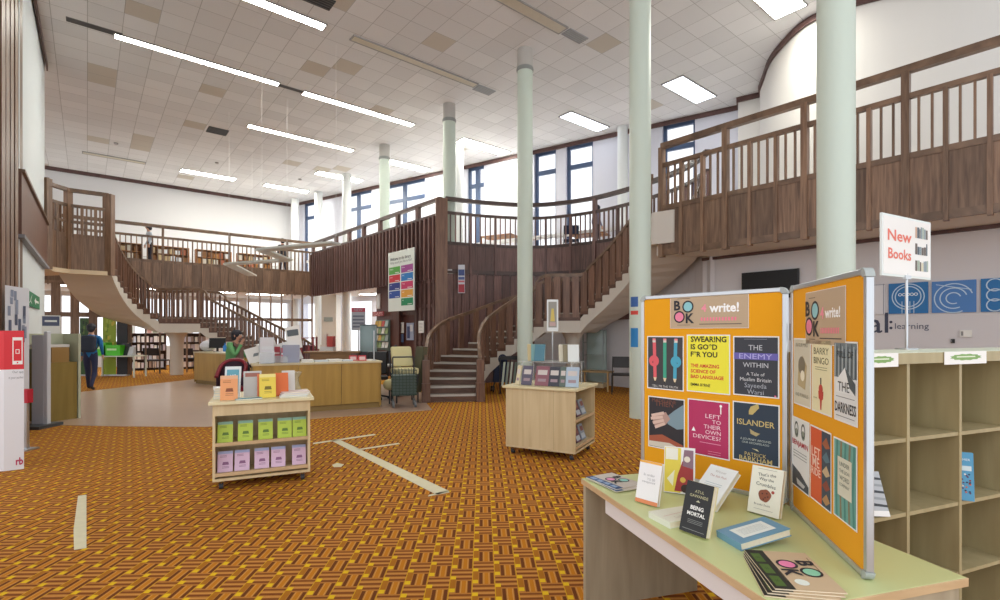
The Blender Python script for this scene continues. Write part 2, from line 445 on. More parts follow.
m.prism([gl(FB0+nB*.1), gl(AIN+nB*.1), gl(W0), gl(B1), gl(B0)], FAS0+.1, FLZ)
struct(m, 'floor', SLAB)

# ---------------------------------------------------------------- balustrades
def strip_mesh(name, sx, sy, z0, z1, mt):
    return MB().box(-sx/2, -sy/2, z0, sx/2, sy/2, z1).mesh(name, mt)
def heading(a, b): d = b-a; return math.atan2(d.y, d.x)
def balustrade(name, label, line, unit, wmat, rmat, postw=.10, thin=.035, mid=.06, fascia=True, bal_dark=None, z0=FAS0, posts=9, group=None, handrail=.11, minor=3, postz=None, bfl=0):
    line = [V(p) for p in line]; st = resample(line, step=unit)
    base = line[0]; t = thing(name, label, 'balustrade', (base.x, base.y, FLZ), 0, group)
    pm = strip_mesh('post', postw, postw*1.3, z0-.04, RAIL2-.03, wmat)
    mm = strip_mesh('baluster', mid, .11, (z0-.03) if fascia else FLZ, RAIL1-.03, wmat)
    tm = strip_mesh('baluster', thin, .05, FAS1+.02+bfl, RAIL1-.03, bal_dark or wmat)
    n = len(st)-1
    for i, p in enumerate(st):
        h = heading(st[max(0, i-1)], st[min(n, i+1)])
        if i % posts == 0: put('post', pm, t, (p.x, p.y, 0), h)
        elif i % minor == 0: put('baluster', mm, t, (p.x, p.y, 0), h)
        else: put('baluster', tm, t, (p.x, p.y, 0), h)
    MB().sweep([(p.x, p.y, RAIL2) for p in st], .12, handrail).build('handrail', rmat, t, world=True)
    MB().sweep([(p.x, p.y, RAIL1-.01) for p in st], .08, .08).build('lower_rail', rmat, t, world=True)
    if fascia:
        for i in range(0, n, minor):
            seg = list(st[i:min(n, i+minor)+1]); seg[-1] = seg[-2].lerp(seg[-1], .9)
            MB().sweep([(p.x, p.y, (z0+FAS1)/2) for p in seg], .04, FAS1-z0).build('fascia_panel', WOOD2 if wmat is WOOD else WOODK, t, world=True)
        MB().sweep([(p.x, p.y, FAS1) for p in st], .07, .09).build('top_band', rmat, t, world=True)
        MB().sweep([(p.x, p.y, z0+.06) for p in st], .065, .12).build('bottom_band', rmat, t, world=True)
    return t
balustrade('gallery_balustrade', 'brown timber balustrade of the straight gallery above the orange boards and new-books shelves', [G0, G1], .153, WOOD, RAIL, thin=.03)
balustrade('gallery_balustrade', 'dark curved timber balustrade round the top of the right-hand staircase', U, .16, WOODK, RAILK, thin=.03, posts=15, z0=3.3, fascia=True, minor=5)
balustrade('gallery_balustrade', 'long straight brown balustrade of the far gallery, below the plain white wall', [FB0, AIN], .16, WOOD, RAIL, thin=.03, posts=14, postw=.07, minor=2, mid=.035)
# finned parapet between the corner post and the far gallery
t = thing('finned_parapet', 'dark timber parapet of close upright fins left of the coloured directory sign', 'balustrade', (CORN.x, CORN.y, FLZ))
st = resample([CORN, AIN], step=.24)
fm = strip_mesh('fin', .07, .14, FAS0-.05, 5.0, WOODK); h = heading(CORN, AIN); n2 = V((AD.y, -AD.x))
for p in st: q = p-n2*.06; put('fin', fm, t, (q.x, q.y, 0), h)
MB().sweep([(p.x, p.y, 4.06) for p in (CORN+n2*.04, AIN+n2*.04)], .05, 1.76).build('backing_panel', wood('parapet_panel', '#4a3331', '#61453f'), t, world=True)
MB().sweep([(p.x, p.y, RAIL2) for p in (CORN, AIN)], .13, .1).build('handrail', RAILK, t, world=True)
MB().sweep([(p.x, p.y, RAIL1-.06) for p in (CORN, AIN)], .16, .08).build('lower_rail', RAILK, t, world=True)
for i in range(0, 9):
    p = CORN.lerp(AIN, i/8); put('post', strip_mesh('post', .16, .12, 4.9, RAIL2-.03, WOODK), t, (p.x, p.y, 0), h)
# corner post, floor to rail
cp = MB().prism([(-.17, -.14), (.17, -.14), (.17, .14), (-.17, .14)], 0, RAIL2-.02)
o = cp.build('corner_post', wood('corner_post_wood', '#5d4136', '#80604c')); o.location = (CORN.x+.02, CORN.y-.02, 0); o.rotation_euler[2] = .2
tag(o, 'broad dark timber corner post rising from floor to rail behind the curved stair', 'post')

# drum wall under the curved balustrade: timber boards left, plaster right
t = thing('timber_cladding', 'dark upright timber boarding on the curved wall behind the right-hand staircase', 'wall cladding', (U[0].x, U[0].y, 0))
bs = resample(U, step=.26); nn = len(bs)-1
for i in range(nn):
    if i > nn*.74: continue
    a, b = bs[i], bs[i+1]; zz = 0 if i < nn*.30 else 1.9
    top = FAS0+.15
    MB().wall(a, a.lerp(b, .93), zz, top, .05, side=1).build('board', WOODK, t, world=True)
m = MB()
for a, b in zip(bs, bs[1:]): m.wall(a.lerp(b, -.02), b, 0, FAS0+.1, .06, side=1)
ob = struct(MB(), 'wall_drum', GREYW)
m2 = MB()
for a, b in zip(bs, bs[1:]):
    d = (b-a).normalized(); nr = V((-d.y, d.x))*.06
    m2.wall(a+nr, b+nr, 0, FAS0+.1, .1, side=1)
bpy.data.objects.remove(ob)
struct(m2, 'wall_drum', GREYW)
# lower wall under the straight gallery
LW0 = V((4.58, 11.2)); LWD = V((3.04, -3.55)).normalized(); LW1 = LW0+LWD*7
struct(MB().wall(LW1, LW0-LWD*.06, 0, 3.2, .2, side=-1), 'wall_right', GREYW)
nl = V((LWD.y, -LWD.x))
struct(MB().sweep([(p.x, p.y, 3.165) for p in (LW0+nl*.04-LWD*.05, LW1+nl*.04)], .06, .06), 'trim', TRIM)

# screens under the galleries (posts from floor to fascia)
def screen(label, a, b, step, sx, sy, mt, rails=((2.1, .14),), zt=FAS0+.05, name='timber_screen'):
    t = thing(name, label, 'screen', (a.x, a.y, 0)); h = heading(a, b)
    pm = strip_mesh('upright', sx, sy, 0, zt, mt)
    for p in resample([a, b], step=step): put('upright', pm, t, (p.x, p.y, 0), h)
    for z, hh in rails: MB().sweep([(p.x, p.y, z) for p in (a, b)], .05, hh).build('rail', mt, t, world=True)
    return t
def fbx(px):  # point on the far-gallery front line at image column px
    k = (px-CX)/F; tt = (k*FB0.y-FB0.x)/(FBD.x-k*FBD.y); return FB0+FBD*tt
screen('row of broad brown timber uprights under the far gallery, behind the left staircase', fbx(36), fbx(128), .53, .24, .07, WOOD, rails=((2.15, .16), (1.15, .12)))
screen('slender brown timber uprights under the far gallery, between the shelves and the desk', fbx(131), fbx(312), .44, .05, .10, WOOD, rails=((2.08, .12),))
def alx(px):
    k = (px-CX)/F; tt = (k*CORN.y-CORN.x)/(AD.x-k*AD.y); return CORN+AD*tt
SN = V((AD.y, -AD.x)); SN = SN if SN.dot(V((0, -1))) > 0 else -SN     # towards the room
screen('dark timber fins with bright gaps beside the coloured directory sign', alx(417), alx(435), .24, .12, .12, WOODK, rails=((2.35, .1), (3.1, .1), (1.2, .1)), zt=FAS0)
MB2 = MB().wall(alx(393)-SN*.3, alx(371)-SN*.3, 0, FAS0, .08)
tag(MB2.build('timber_partition', wood('red_brown_panel', '#4b2d27', '#5e3a31')), 'dark red-brown timber partition behind the leaflet rack', 'partition')
tag(MB().wall(alx(417)-SN*.5, alx(389)-SN*.5, 0, FAS0, .08).build('timber_partition', wood('red_brown_panel2', '#4f2a24', '#6b3d33')), 'dark red timber partition below the coloured directory sign', 'partition')
tag(MB().wall(alx(436)-SN*2.2, alx(417)-SN*2.2, 0, FAS0, .08).build('glazed_partition', mat('bluegrey_partition', '#8d93a3', .5)), 'pale grey partition glimpsed through the fins left of the corner post', 'partition')

# near-left timber screen, floor to ceiling
t = thing('timber_screen', 'tall brown timber fins from floor to ceiling at the near end of the left wall', 'screen', (-7.6, 7.8, 0))
for i, px in enumerate((2, 6.5, 11, 15.5, 20)):
    k = (px-CX)/F; P0 = V((-8.0, 8.31)); tt = (k*P0.y-P0.x)/(AX.x-k*AX.y); p = P0+AX*tt
    MB().prism([gl(p+V((-.02, -.02))), gl(p+V((.015, -.02))), gl(p+V((-.05, .10))), gl(p+V((-.085, .10)))], 0, CEIL-.004).build('fin', WOOD, t, world=True)
MB().wall(V((-8.0, 8.31))-AX*2.4+V((-.10, -.08)), V((-8.0, 8.31))+AX*.36+V((-.10, -.08)), 0, CEIL-.004, .05).build('backing_panel', wood('fin_back', '#46301f', '#5a3f2c'), t, world=True)

# left wall gallery fascia, and the left landing
t = thing('gallery_balustrade', 'brown timber fascia running along the left wall to the landing', 'balustrade', (-8.4, 8.8, FLZ))
a, b = V((-8.2, 8.44)), V((-11.62, 12.72)); off = V((.26, .2))
MB().wall(a+off*.2, b+off*.2, FAS0, FAS1+.1, .05, side=-1).build('fascia_panel', wood('fascia_left', '#6b4a3c', '#835e4c'), t, world=True)
MB().sweep([(p.x, p.y, FAS1+.1) for p in (a+off*.35, b+off*.35)], .09, .05).build('top_band', RAIL, t, world=True)
MB().sweep([(p.x, p.y, FAS0) for p in (a+off*.3, b+off*.3)], .11, .06).build('bottom_band', mat('grey_band', '#8f9096', .6), t, world=True)

L = [V((-11.72, 12.95)), V((-11.95, 13.3)), V((-12.05, 13.7)), V((-11.95, 14.1)), V((-11.42, 14.45))]
t = thing('landing_balustrade', 'tall brown panelled balustrade round the landing at the head of the left staircase', 'balustrade', (L[0].x, L[0].y, FLZ))
P1, P2, P3 = V((-11.72, 12.98)), V((-12.0, 13.95)), V((-11.3, 14.5))
for p, ww in ((P1, .16), (P2, .13), (P3, .24)):
    MB().prism([gl(p+V((-ww/2, -.08))), gl(p+V((ww/2, -.08))), gl(p+V((ww/2, .08))), gl(p+V((-ww/2, .08)))], FAS0, RAIL2+.02).build('post', WOOD, t, world=True)
arc1 = [V(p) for p in catmull([gl(P1), (-12.0, 13.4), gl(P2)], 5)]; arc2 = [P2, P3]
for arc in (arc1, arc2):
    MB().sweep([(p.x, p.y, RAIL2) for p in arc], .1, .1).build('handrail', RAIL, t, world=True)
    MB().sweep([(p.x, p.y, RAIL1-.03) for p in arc], .08, .08).build('lower_rail', RAIL, t, world=True)
    MB().sweep([(p.x, p.y, 4.62) for p in arc], .06, .08).build('middle_rail', RAIL, t, world=True)
    MB().sweep([(p.x, p.y, FAS0+.05) for p in arc], .16, .12).build('bottom_band', CREAM, t, world=True)
    s_ = resample(arc, n=3)
    for i in range(3):
        MB().sweep([(p.x, p.y, (FAS0+FAS1)/2+.05) for p in (s_[i], s_[i+1].lerp(s_[i], .06))], .05, FAS1-FAS0+.1).build('fascia_panel', WOOD2, t, world=True)
        put('baluster', strip_mesh('baluster', .07, .09, FAS0+.1, RAIL1-.05, WOOD), t, (*gl(s_[i]), 0), heading(s_[i], s_[i+1]))
    for p in resample(arc, n=9)[1:-1]: put('baluster', strip_mesh('baluster', .04, .05, FAS1, RAIL1-.05, WOOD), t, (*gl(p), 0), heading(arc[0], arc[-1]))
m = MB().prism([(-12.15, 13.2), (-12.2, 13.9), (-11.6, 14.62), (-12.6, 14.75), (-14.2, 15.2), (-15.0, 14.2), (-12.6, 13.2)][::-1], FAS0+.05, FLZ)
struct(m, 'floor', CREAM)
# ---------------------------------------------------------------- staircases
NOSE = mat('pale_stair_nosing', '#b9b4ac', .5)
TREAD = mat('grey_stair_tread', '#8d8378', .6, noise=.05)
STEPW = wood('stair_riser_wood', '#50372b', '#6b4c3b', .45, scale=(3, 3, 14), vary=.1)
SD1 = wood('stair_board_wood', '#5d4034', '#83614d', .4, vary=.18)
RISE = FLZ/26
def staircase(name, label, pts, nA, nB, width, split, boards, railm, newel, zdir=1, outer_boards=True, bw=.15):
    """pts: inner edge from foot to head; split=(sA, sB) arclength fractions of the half landing"""
    P = catmull(pts, 10)
    fine = resample(P, n=400)
    def pt(f): return fine[int(round(max(0, min(1, f))*400))]
    fr = [split[0]*i/nA for i in range(nA+1)]+[split[1]+(1-split[1])*i/nB for i in range(nB+1)]
    inn = [pt(f) for f in fr]; out = []
    for f, p in zip(fr, inn):
        d = (pt(f+.02)-pt(f-.02)).normalized(); nrm = V((-d.y, d.x))*zdir
        out.append(p+nrm*width)
    zt = []; z = 0; tops = []
    for k in range(len(fr)-1):
        z += RISE; tops.append(z)
    t = thing(name, label, 'staircase', (inn[0].x, inn[0].y, 0))
    for k in range(len(fr)-1):
        a, b, c, d = inn[k], inn[k+1], out[k+1], out[k]; e1, e2 = a.lerp(d, -.02), b.lerp(c, -.02); e3, e4 = c.lerp(b, -.02), d.lerp(a, -.02)
        m = MB(); zt_ = tops[k]
        m.prism([e1, e2, e3, e4][::-1], zt_-RISE-.05, zt_-.03, 0); m.prism([e1, e2, e3, e4][::-1], zt_-.03, zt_, 1)
        fv = (b-a).normalized()*.02; 
        m.prism([a-fv, a+fv*2.2, d+(c-d).normalized()*.05, d-(c-d).normalized()*.02][::-1], zt_-.035, zt_+.004, 2)
        m.build('step', [STEPW, TREAD, NOSE], t, world=True)
    # pitch line heights at boundaries (bottom of steps)
    zb = [0]+[tops[k] for k in range(len(tops))]
    def slab(lo, hi, tag_, i0, i1, off, th, mt, w0=-.04, w1=.04):
        for i in range(i0, i1):
            pass
    m = MB(); vs = []; cols = []
    for i in range(len(fr)):
        land = (i == nA or i == nA+1)
        zz = (tops[nA] if i >= nA else zb[i]); 
        zz = zb[i] if i < nA else (tops[nA] if i in (nA, nA+1) else tops[i-1])
        top = zz-(.02 if not land else .12)-.14*0; hi = zz-.05 if not land else zz-.1
        hi = zb[i]-.02 if i <= nA else tops[i-1]-.02
        if land: hi = tops[nA]-.1
        lo = max(0.0, hi-.42)
        A = inn[i].lerp(out[i], -.015); B = out[i].lerp(inn[i], -.015)
        cols.append((A, B, lo, max(hi-.05, lo+.01)))
    for A, B, lo, hi in cols: vs += [(A.x, A.y, lo), (B.x, B.y, lo), (B.x, B.y, hi), (A.x, A.y, hi)]
    n = len(cols); fs = [(4*i+k, 4*i+4+k, 4*i+4+(k+1) % 4, 4*i+(k+1) % 4) for i in range(n-1) for k in range(4)]+[(0, 1, 2, 3), tuple(4*(n-1)+k for k in (3, 2, 1, 0))]
    MB().add(vs, fs).build('concrete_soffit', boards['soffit'], t, world=True, fix=True)
    # inner and outer balustrades
    for side, edge in (('in', inn), ('out', out)):
        if side == 'out' and not outer_boards: continue
        rp = []
        for i in range(len(fr)):
            zz = (zb[i] if i <= nA else tops[i-1]); zz = tops[nA] if i in (nA, nA+1) else zz
            rp.append(V((edge[i].x, edge[i].y, zz+.98)))
        rp[0].z = .85+.1
        hp = catmull(rp, 4)
        MB().sweep(hp, .075, .085).build('handrail', railm, t, world=True)
        seq = []
        for k in range(len(fr)-1):
            seg = (edge[k+1]-edge[k]).length; nb = boards['n'] if seg < .6 else max(2, int(seg/.15 if boards['n'] > 1 else seg/.22))
            for j in range(nb):
                f = (j+.5)/nb; p = edge[k].lerp(edge[k+1], f); zr = rp[k].z+(rp[k+1].z-rp[k].z)*f
                z0 = tops[k]-boards['drop']; h = heading(edge[k], edge[k+1])
                if k < 1 and j == 0: continue
                bm_ = MB().box(-boards['w']/2, -boards['t']/2, 0, boards['w']/2, boards['t']/2, zr-z0-.02)
                ob = bm_.build('baluster', boards['mat'], t)
                ob.matrix_basis = root_mat(t).inverted() @ Matrix.Translation((p.x, p.y, z0)) @ Matrix.Rotation(h, 4, 'Z')
        e = edge[0]; h = heading(edge[0], edge[1])
        nb_ = MB().box(-.07, -newel/2, 0, .11, newel/2, .93).box(-.10, -newel/2-.015, 0, .14, newel/2+.015, .42).build('newel', SD1, t)
        nb_.matrix_basis = root_mat(t).inverted() @ Matrix.Translation((e.x, e.y, 0)) @ Matrix.Rotation(h, 4, 'Z')
    return t, inn, out, tops
tR, innR, outR, topR = staircase('curved_staircase', 'curved staircase of brown timber steps between pale concrete sides, right of centre',
    [(-.44, 11.22), (-.50, 11.75), (-.47, 12.3), (-.22, 12.85), (.35, 13.25), (1.0, 13.35), (2.05, 13.05), (2.75, 12.4), (3.17, 11.6), (3.28, 10.85)],
    12, 12, 1.2, (.475, .62), {'n': 1, 'w': .17, 't': .05, 'drop': .12, 'mat': SD1, 'soffit': CONC}, RAIL, .16)
tL, innL, outL, topL = staircase('curved_staircase', 'brown timber staircase with thin balusters curving down from the left landing behind the desk',
    [(-7.0, 17.3), (-8.2, 17.55), (-9.5, 17.62), (-10.6, 17.6), (-11.6, 17.45), (-12.05, 17.0), (-12.05, 16.2), (-11.75, 15.3), (-11.4, 14.6)],
    12, 12, 1.2, (.45, .62), {'n': 2, 'w': .05, 't': .06, 'drop': .16, 'mat': SD1, 'soffit': CONC}, RAIL, .12, zdir=-1)
# flared supports under the half landings
def support(label, c, ztop, r=.19):
    m = MB(); m.lathe([(r, 0), (r, ztop-.75), (r*1.15, ztop-.45), (r*1.8, ztop-.2), (r*3.0, ztop)], (c[0], c[1], 0), 28)
    o = m.build('flared_column', CONC); 
    tag(o, label, 'column'); return o
support('short white column flaring under the half landing of the right-hand staircase', (2.0, 13.8), 1.78, .18)
support('short white column flaring under the half landing of the left staircase', (-11.75, 18.25), 1.78, .21)

# ---------------------------------------------------------------- columns
cols = [((3.88, 5.8), 'pale green round column behind the right orange board, nearest to the camera'),
        ((2.54, 9.1), 'pale green round column beside the left edge of the orange display board'),
        ((.616, 12.37), 'pale green round column standing inside the curve of the right-hand staircase'),
        ((-1.55, 15.35), 'pale green round column rising just right of the corner post'),
        ((-4.3, 18.7), 'pale green round column rising behind the finned parapet above the directory sign'),
        ((-6.75, 22.1), 'slim white column right of the tall window, third row back'),
        ((-9.0, 24.9), 'slim white column beside the corner window at the far end'),
        ((-10.7, 26.2), 'slim white column against the far corner of the hall'),
        ((-1.55, 18.6), 'white column partly hidden behind the column at the corner post')]
for i, ((x, y), lab) in enumerate(cols):
    r = .19 if i < 7 else .2
    t = thing('column', lab, 'column', (x, y, 0), group=None)
    mt = COLM if i < 5 else mat('white_column_paint', '#dfe3e2', .5)
    MB().lathe([(r, 0), (r, CEIL-.5 if i < 5 else CEIL)], n=36).build('shaft', mt, t)
    if i < 5:
        MB().lathe([(r+.012, CEIL-.55), (r+.025, CEIL-.5), (r+.012, CEIL-.45)], n=36).build('collar', mat('grey_collar', '#8f9390', .5), t)
        MB().lathe([(r*1.0, CEIL-.46), (r*1.0, CEIL)], n=36).build('cap', mat('cap_paint', '#bdbab5', .6), t)
for px in (532, 626):    # slim white mullion columns of the window wall
    p = W0+wd*wray(px)-V((-wd.y, wd.x))*.35
    t = thing('column', 'slim white column against the window wall, left of the brightest windows' if px < 600 else 'slim white column against the window wall behind the large green column', 'column', (p.x, p.y, 0))
    MB().lathe([(.17, 0), (.17, CEIL)], n=24).build('shaft', mat('white_column_paint', '#dfe3e2', .5), t)
# notices on the near column
for z0, z1, c, lab in ((2.0, 2.18, '#3a66a8', 'small blue notice at the top of the green column left of the orange boards'), (1.86, 1.93, '#d94a42', 'small red and white notice on the green column left of the orange boards'), (1.28, 1.62, '#2c86c8', 'blue poster on the green column left of the orange boards')):
    m = MB(); n = 6
    for i in range(n):
        a0, a1 = math.radians(196+i*8), math.radians(204+i*8)
        m.poly([(.193*math.cos(a0), .193*math.sin(a0), z0), (.193*math.cos(a1), .193*math.sin(a1), z0), (.193*math.cos(a1), .193*math.sin(a1), z1), (.193*math.cos(a0), .193*math.sin(a0), z1)])
    o = m.build('notice', flat(c)); o.location = (2.54, 9.1, 0); tag(o, lab, 'notice')

# ---------------------------------------------------------------- ceiling fittings
LIT = mat('lit_diffuser', '#ffffff', .5, emit='#fffdf2', estr=19)
LIT2 = mat('lit_panel', '#ffffff', .5, emit='#eaf2ff', estr=2.2)
OFF = mat('unlit_diffuser', '#cfc6b4', .5, noise=.08)
GRY = mat('light_frame', '#9b9a98', .5)
def cl(px, py): return atz(px, py, CEIL)
def light(a, b, w, label, mt, off=0):
    A, B = cl(*a), cl(*b); c = (A+B)/2; Lh = (B-A).length/2; h = math.atan2(B.y-A.y, B.x-A.x)
    h = math.atan2(BX.y, BX.x)
    t = thing('ceiling_light', label, 'ceiling light', (c.x, c.y, CEIL), h, 'ceiling lights')
    MB().box(-Lh-.03, -w/2-.03, -.03, Lh+.03, -w/2, 0).box(-Lh-.03, w/2, -.03, Lh+.03, w/2+.03, 0).box(-Lh-.03, -w/2, -.03, -Lh, w/2, 0).box(Lh, -w/2, -.03, Lh+.03, w/2, 0).build('frame', GRY, t)
    MB().box(-Lh, -w/2, -.025, Lh, w/2, -.005).build('diffuser', mt, t)
    return t
light((115, 34.5), (278, 84), .2, 'long lit strip light at upper left, nearest the left wall', LIT)
light((233, -7), (325, 25), .24, 'long lit strip light cut by the top edge, left of centre', LIT)
light((303, 92.5), (413, 124.5), .24, 'long lit strip light in line after the one nearest the left wall', LIT)
light((248, 125.5), (353, 150), .26, 'long lit strip light in front of the green column above the directory sign', LIT)
light((181, 170), (235, 179), .45, 'short lit strip light above the far gallery, beside the left end of the white wall', LIT)
light((265, 184), (307, 192), .45, 'short lit strip light closest to the far corner window', LIT)
light((317, 172), (361, 181), .5, 'short lit strip light between the far corner window and the slim white columns', LIT)
light((388, 160.5), (427, 170), .5, 'lit strip light between the two green columns above the finned parapet', LIT)
light((460, 139.5), (506, 153), .5, 'lit strip light right of the green column at the corner post', LIT)
light((566, 113.5), (602, 129), .5, 'pale lit panel in the ceiling left of the large green column', LIT2)
light((672, 80), (706, 99), .62, 'pale lit rectangular panel in the ceiling right of the large green column', LIT2)
light((752, -16), (797, 8), .62, 'brilliant lit panel at the top beside the curved wall', LIT)
light((353, 37), (475, 85), .2, 'long unlit strip light leading to the column with a grey collar', OFF)
light((492, -6), (565, 28), .26, 'long unlit yellowed strip light cut by the top edge at centre', OFF)
light((83, 152), (145, 163), .25, 'faint unlit strip light above the left landing', OFF)
def vent(px, py, l, w, label, mt, slats=True):
    c = cl(px, py); t = thing('ceiling_vent', label, 'ceiling vent', (c.x, c.y, CEIL), math.atan2(BX.y, BX.x))
    MB().box(-l/2, -w/2, -.012, l/2, w/2, 0).build('backing', mt, t)
    m = MB()
    for i in range(5):
        y = -w/2+w*(i+.5)/5; m.box(-l/2, y-.012, -.02, l/2, y+.012, -.012)
    m.build('slats', mat('vent_slats', '#5c5a5a', .6) if slats else GRY, t)
vent(217.5, 131, .62, .62, 'square dark ceiling vent between the upper left strip lights', DARK)
vent(316, -1, .7, .4, 'dark ceiling vent cut by the top edge beside a lit strip', DARK)
vent(95, 27, 1.0, .2, 'narrow grey ceiling vent at the end of the nearest left strip light', mat('vent_grey', '#8b8b8a', .6))
vent(290, 88, .75, .14, 'narrow grey ceiling vent between two lit strips in one line', mat('vent_grey', '#8b8b8a', .6))
vent(484, 90, .6, .35, 'blue-grey ceiling vent at the end of the unlit strip by the collared column', mat('vent_blue', '#a5abb5', .6), False)
vent(575, 36, .62, .3, 'blue-grey ceiling vent at the end of the yellowed unlit strip', mat('vent_blue', '#a5abb5', .6), False)
for px, py, lab in ((116, 143, 'tiny dark smoke detector on the ceiling above the left landing'), (217, 162.5, 'tiny smoke detector on the ceiling between the short lit strips at left'), (300, 179, 'tiny smoke detector by the short lit strip at the far corner')):
    c = cl(px, py); o = MB().lathe([(.06, 0), (.07, .03), (.07, .05)], (0, 0, -.05), 14).build('smoke_detector', mat('detector', '#a8a3a0', .5)); o.location = (c.x, c.y, CEIL); tag(o, lab, 'smoke detector')

# ---------------------------------------------------------------- hanging zigzag sculpture
SC = mat('zigzag_metal', '#d3d6d0', .45, .2)
t = thing('hanging_sculpture', 'pale grey metal zigzag strip hanging on wires in front of the far gallery', 'sculpture', (-6.3, 15.0, 3.7))
zz = [(252, 275.5), (229, 264), (287, 260), (262, 250), (336, 243)]
zp = [atz(x, y, 3.7) for x, y in zz]
for i, (a, b) in enumerate(zip(zp, zp[1:])):
    MB().sweep([a, b], .34, .05).build('strip', SC, t, world=True)
for p in zp: MB().tube([p, (p.x, p.y, CEIL)], .003, 5).build('suspension_wire', mat('thin_wire', '#e6e6e6', .4, .5), t, world=True)
# ---------------------------------------------------------------- books
BKW = ['#e8e4da', '#7d3b3b', '#33506e', '#d9b25a', '#4a5a4a', '#b8bcc4', '#8c6a4f', '#c25b48', '#28333f', '#9fb7c4']
def frame(o, r, u, n):
    r, u, n = V(r).normalized(), V(u).normalized(), V(n).normalized()
    return Matrix(((r.x, u.x, n.x, o[0]), (r.y, u.y, n.y, o[1]), (r.z, u.z, n.z, o[2]), (0, 0, 0, 1)))
def book_parts(t, w, h, th, cover, art=None, pages=PAGES, back=None, soft=False):
    """local axes: x along the width, y up the height, z out of the front cover; origin at the lower left of the back cover"""
    c = .0015 if soft else .003; e = 0 if soft else .003
    m = MB(); m.box(0, 0, th-c, w, h, th, 0).box(0, 0, 0, w, h, c, 0).box(0, 0, c, c, h, th-c, 0)
    mats = [cover]
    if art: art(m, mats, w, h, th+.0006)
    m.build('cover', mats, t)
    MB().box(c, e, c, w-e, h-e, th-c).build('pages', pages, t)
def book(label, mtx, w, h, th, cover, art=None, group=None, name='book', cat='book', soft=False):
    t = thing(name, label, cat, group=group, mtx=mtx); book_parts(t, w, h, th, cover, art, soft=soft); return t
def small_book(label, mtx, w, h, th, cover, group=None, art=None):
    m = MB(); m.box(0, 0, th-.003, w, h, th, 0).box(0, 0, 0, w, h, .003, 0).box(0, 0, .003, .003, h, th-.003, 0).box(.003, .003, .003, w-.004, h-.003, th-.003, 1)
    mats = [cover, PAGES]
    if art: art(m, mats, w, h, th+.001)
    o = m.build('book', mats); o.matrix_basis = mtx; return tag(o, label, 'book', group)
X3, Y3, Z3 = V((1, 0, 0)), V((0, 1, 0)), V((0, 0, 1))
def T(m, mats, body, cx, cy, z, w=None, h=None, c='#ffffff', align='C', bold=0.0, rot=0, k=1):
    mt = flat(c)
    if mt not in mats: mats.append(mt)
    r = V((math.cos(rot), math.sin(rot), 0)); u = V((-math.sin(rot), math.cos(rot), 0))
    m.text(body, (cx, cy, z+.0004*k), r, u, w=w, h=h, mi=mats.index(mt), align=align, bold=bold)
def R(m, mats, x0, y0, x1, y1, z, c, k=1):
    mt = flat(c)
    if mt not in mats: mats.append(mt)
    m.rect((x0, y0, z+.0002*k), (x1-x0, 0, 0), (0, y1-y0, 0), mats.index(mt))
def PL(m, mats, pts, z, c, k=1):
    mt = flat(c)
    if mt not in mats: mats.append(mt)
    m.poly([(x, y, z+.0002*k) for x, y in pts], mats.index(mt))
def DC(m, mats, x, y, rx, z, c, ry=None, k=1, n=24):
    mt = flat(c)
    if mt not in mats: mats.append(mt)
    m.disc((x, y, z+.0002*k), X3, Y3, rx, mats.index(mt), n, ry)
def RG(m, mats, x, y, ro, ri, z, c, k=2, a0=0, a1=2*math.pi, sx=1.0):
    mt = flat(c)
    if mt not in mats: mats.append(mt)
    m.ring((x, y, z+.0002*k), X3, Y3, ro, ri, mats.index(mt), 30, a0, a1, sx)
def LN(m, mats, x0, y0, x1, y1, wd_, z, c, k=2):
    mt = flat(c)
    if mt not in mats: mats.append(mt)
    m.line((x0, y0, z+.0002*k), (x1, y1, z+.0002*k), wd_, (0, 0, 1), mats.index(mt))
def textlines(m, mats, x0, x1, ys, z, c, t=.0025):
    for y in ys:
        R(m, mats, x0, y-t/2, x1, y+t/2, z, c, 2)
def book_logo(m, mats, x, y, s, z, ink='#23242e', o1='#8fc9d0', o2='#ee86a4'):
    """the B-O / O-K emblem, s = overall size, (x, y) its centre"""
    q = s/2; r = s*.27
    T(m, mats, 'B', x-q*.62, y+q*.55, z, h=s*.44, c=ink, bold=.03, k=4)
    DC(m, mats, x+q*.42, y+q*.42, r*.82, z, o1, k=2); RG(m, mats, x+q*.42, y+q*.42, r, r*.76, z, ink, 4)
    DC(m, mats, x-q*.42, y-q*.48, r*.82, z, o2, k=3); RG(m, mats, x-q*.42, y-q*.48, r, r*.76, z, ink, 5)
    T(m, mats, 'K', x+q*.62, y-q*.62, z, h=s*.44, c=ink, bold=.03, k=4)

# ---------------------------------------------------------------- display table in the foreground
TZ = .72
TA = V((.46, 2.85)); TL = V((.27, -.963)).normalized(); TW = V((.963, .27)).normalized(); LEN, WID = 1.415, .77
def tb(l, w_, z=TZ): p = TA+TL*l+TW*w_; return V((p.x, p.y, z))
t = thing('display_table', 'beech display table with a pale green top carrying the two orange boards', 'table', (TA.x, TA.y, 0))
m = MB(); c4 = [tb(0, 0), tb(LEN, 0), tb(LEN, WID), tb(0, WID)]
m.prism([gl(p) for p in c4], TZ-.03, TZ-.0015, 0); m.prism([gl(p) for p in [tb(.004, .004), tb(LEN-.004, .004), tb(LEN-.004, WID-.004), tb(.004, WID-.004)]], TZ-.002, TZ, 1)
m.build('tabletop', [EDGE, BEECHG], t, world=True, bevel=.002)
PANL = wood('beech_grey_panel', '#a2957d', '#b5a88f', .5, scale=(16, 16, 1.2), vary=.02)
MB().prism([gl(tb(.01, .01)), gl(tb(.04, .01)), gl(tb(.04, WID-.03)), gl(tb(.01, WID-.03))], 0, TZ-.03).build('end_panel', PANL, t, world=True)
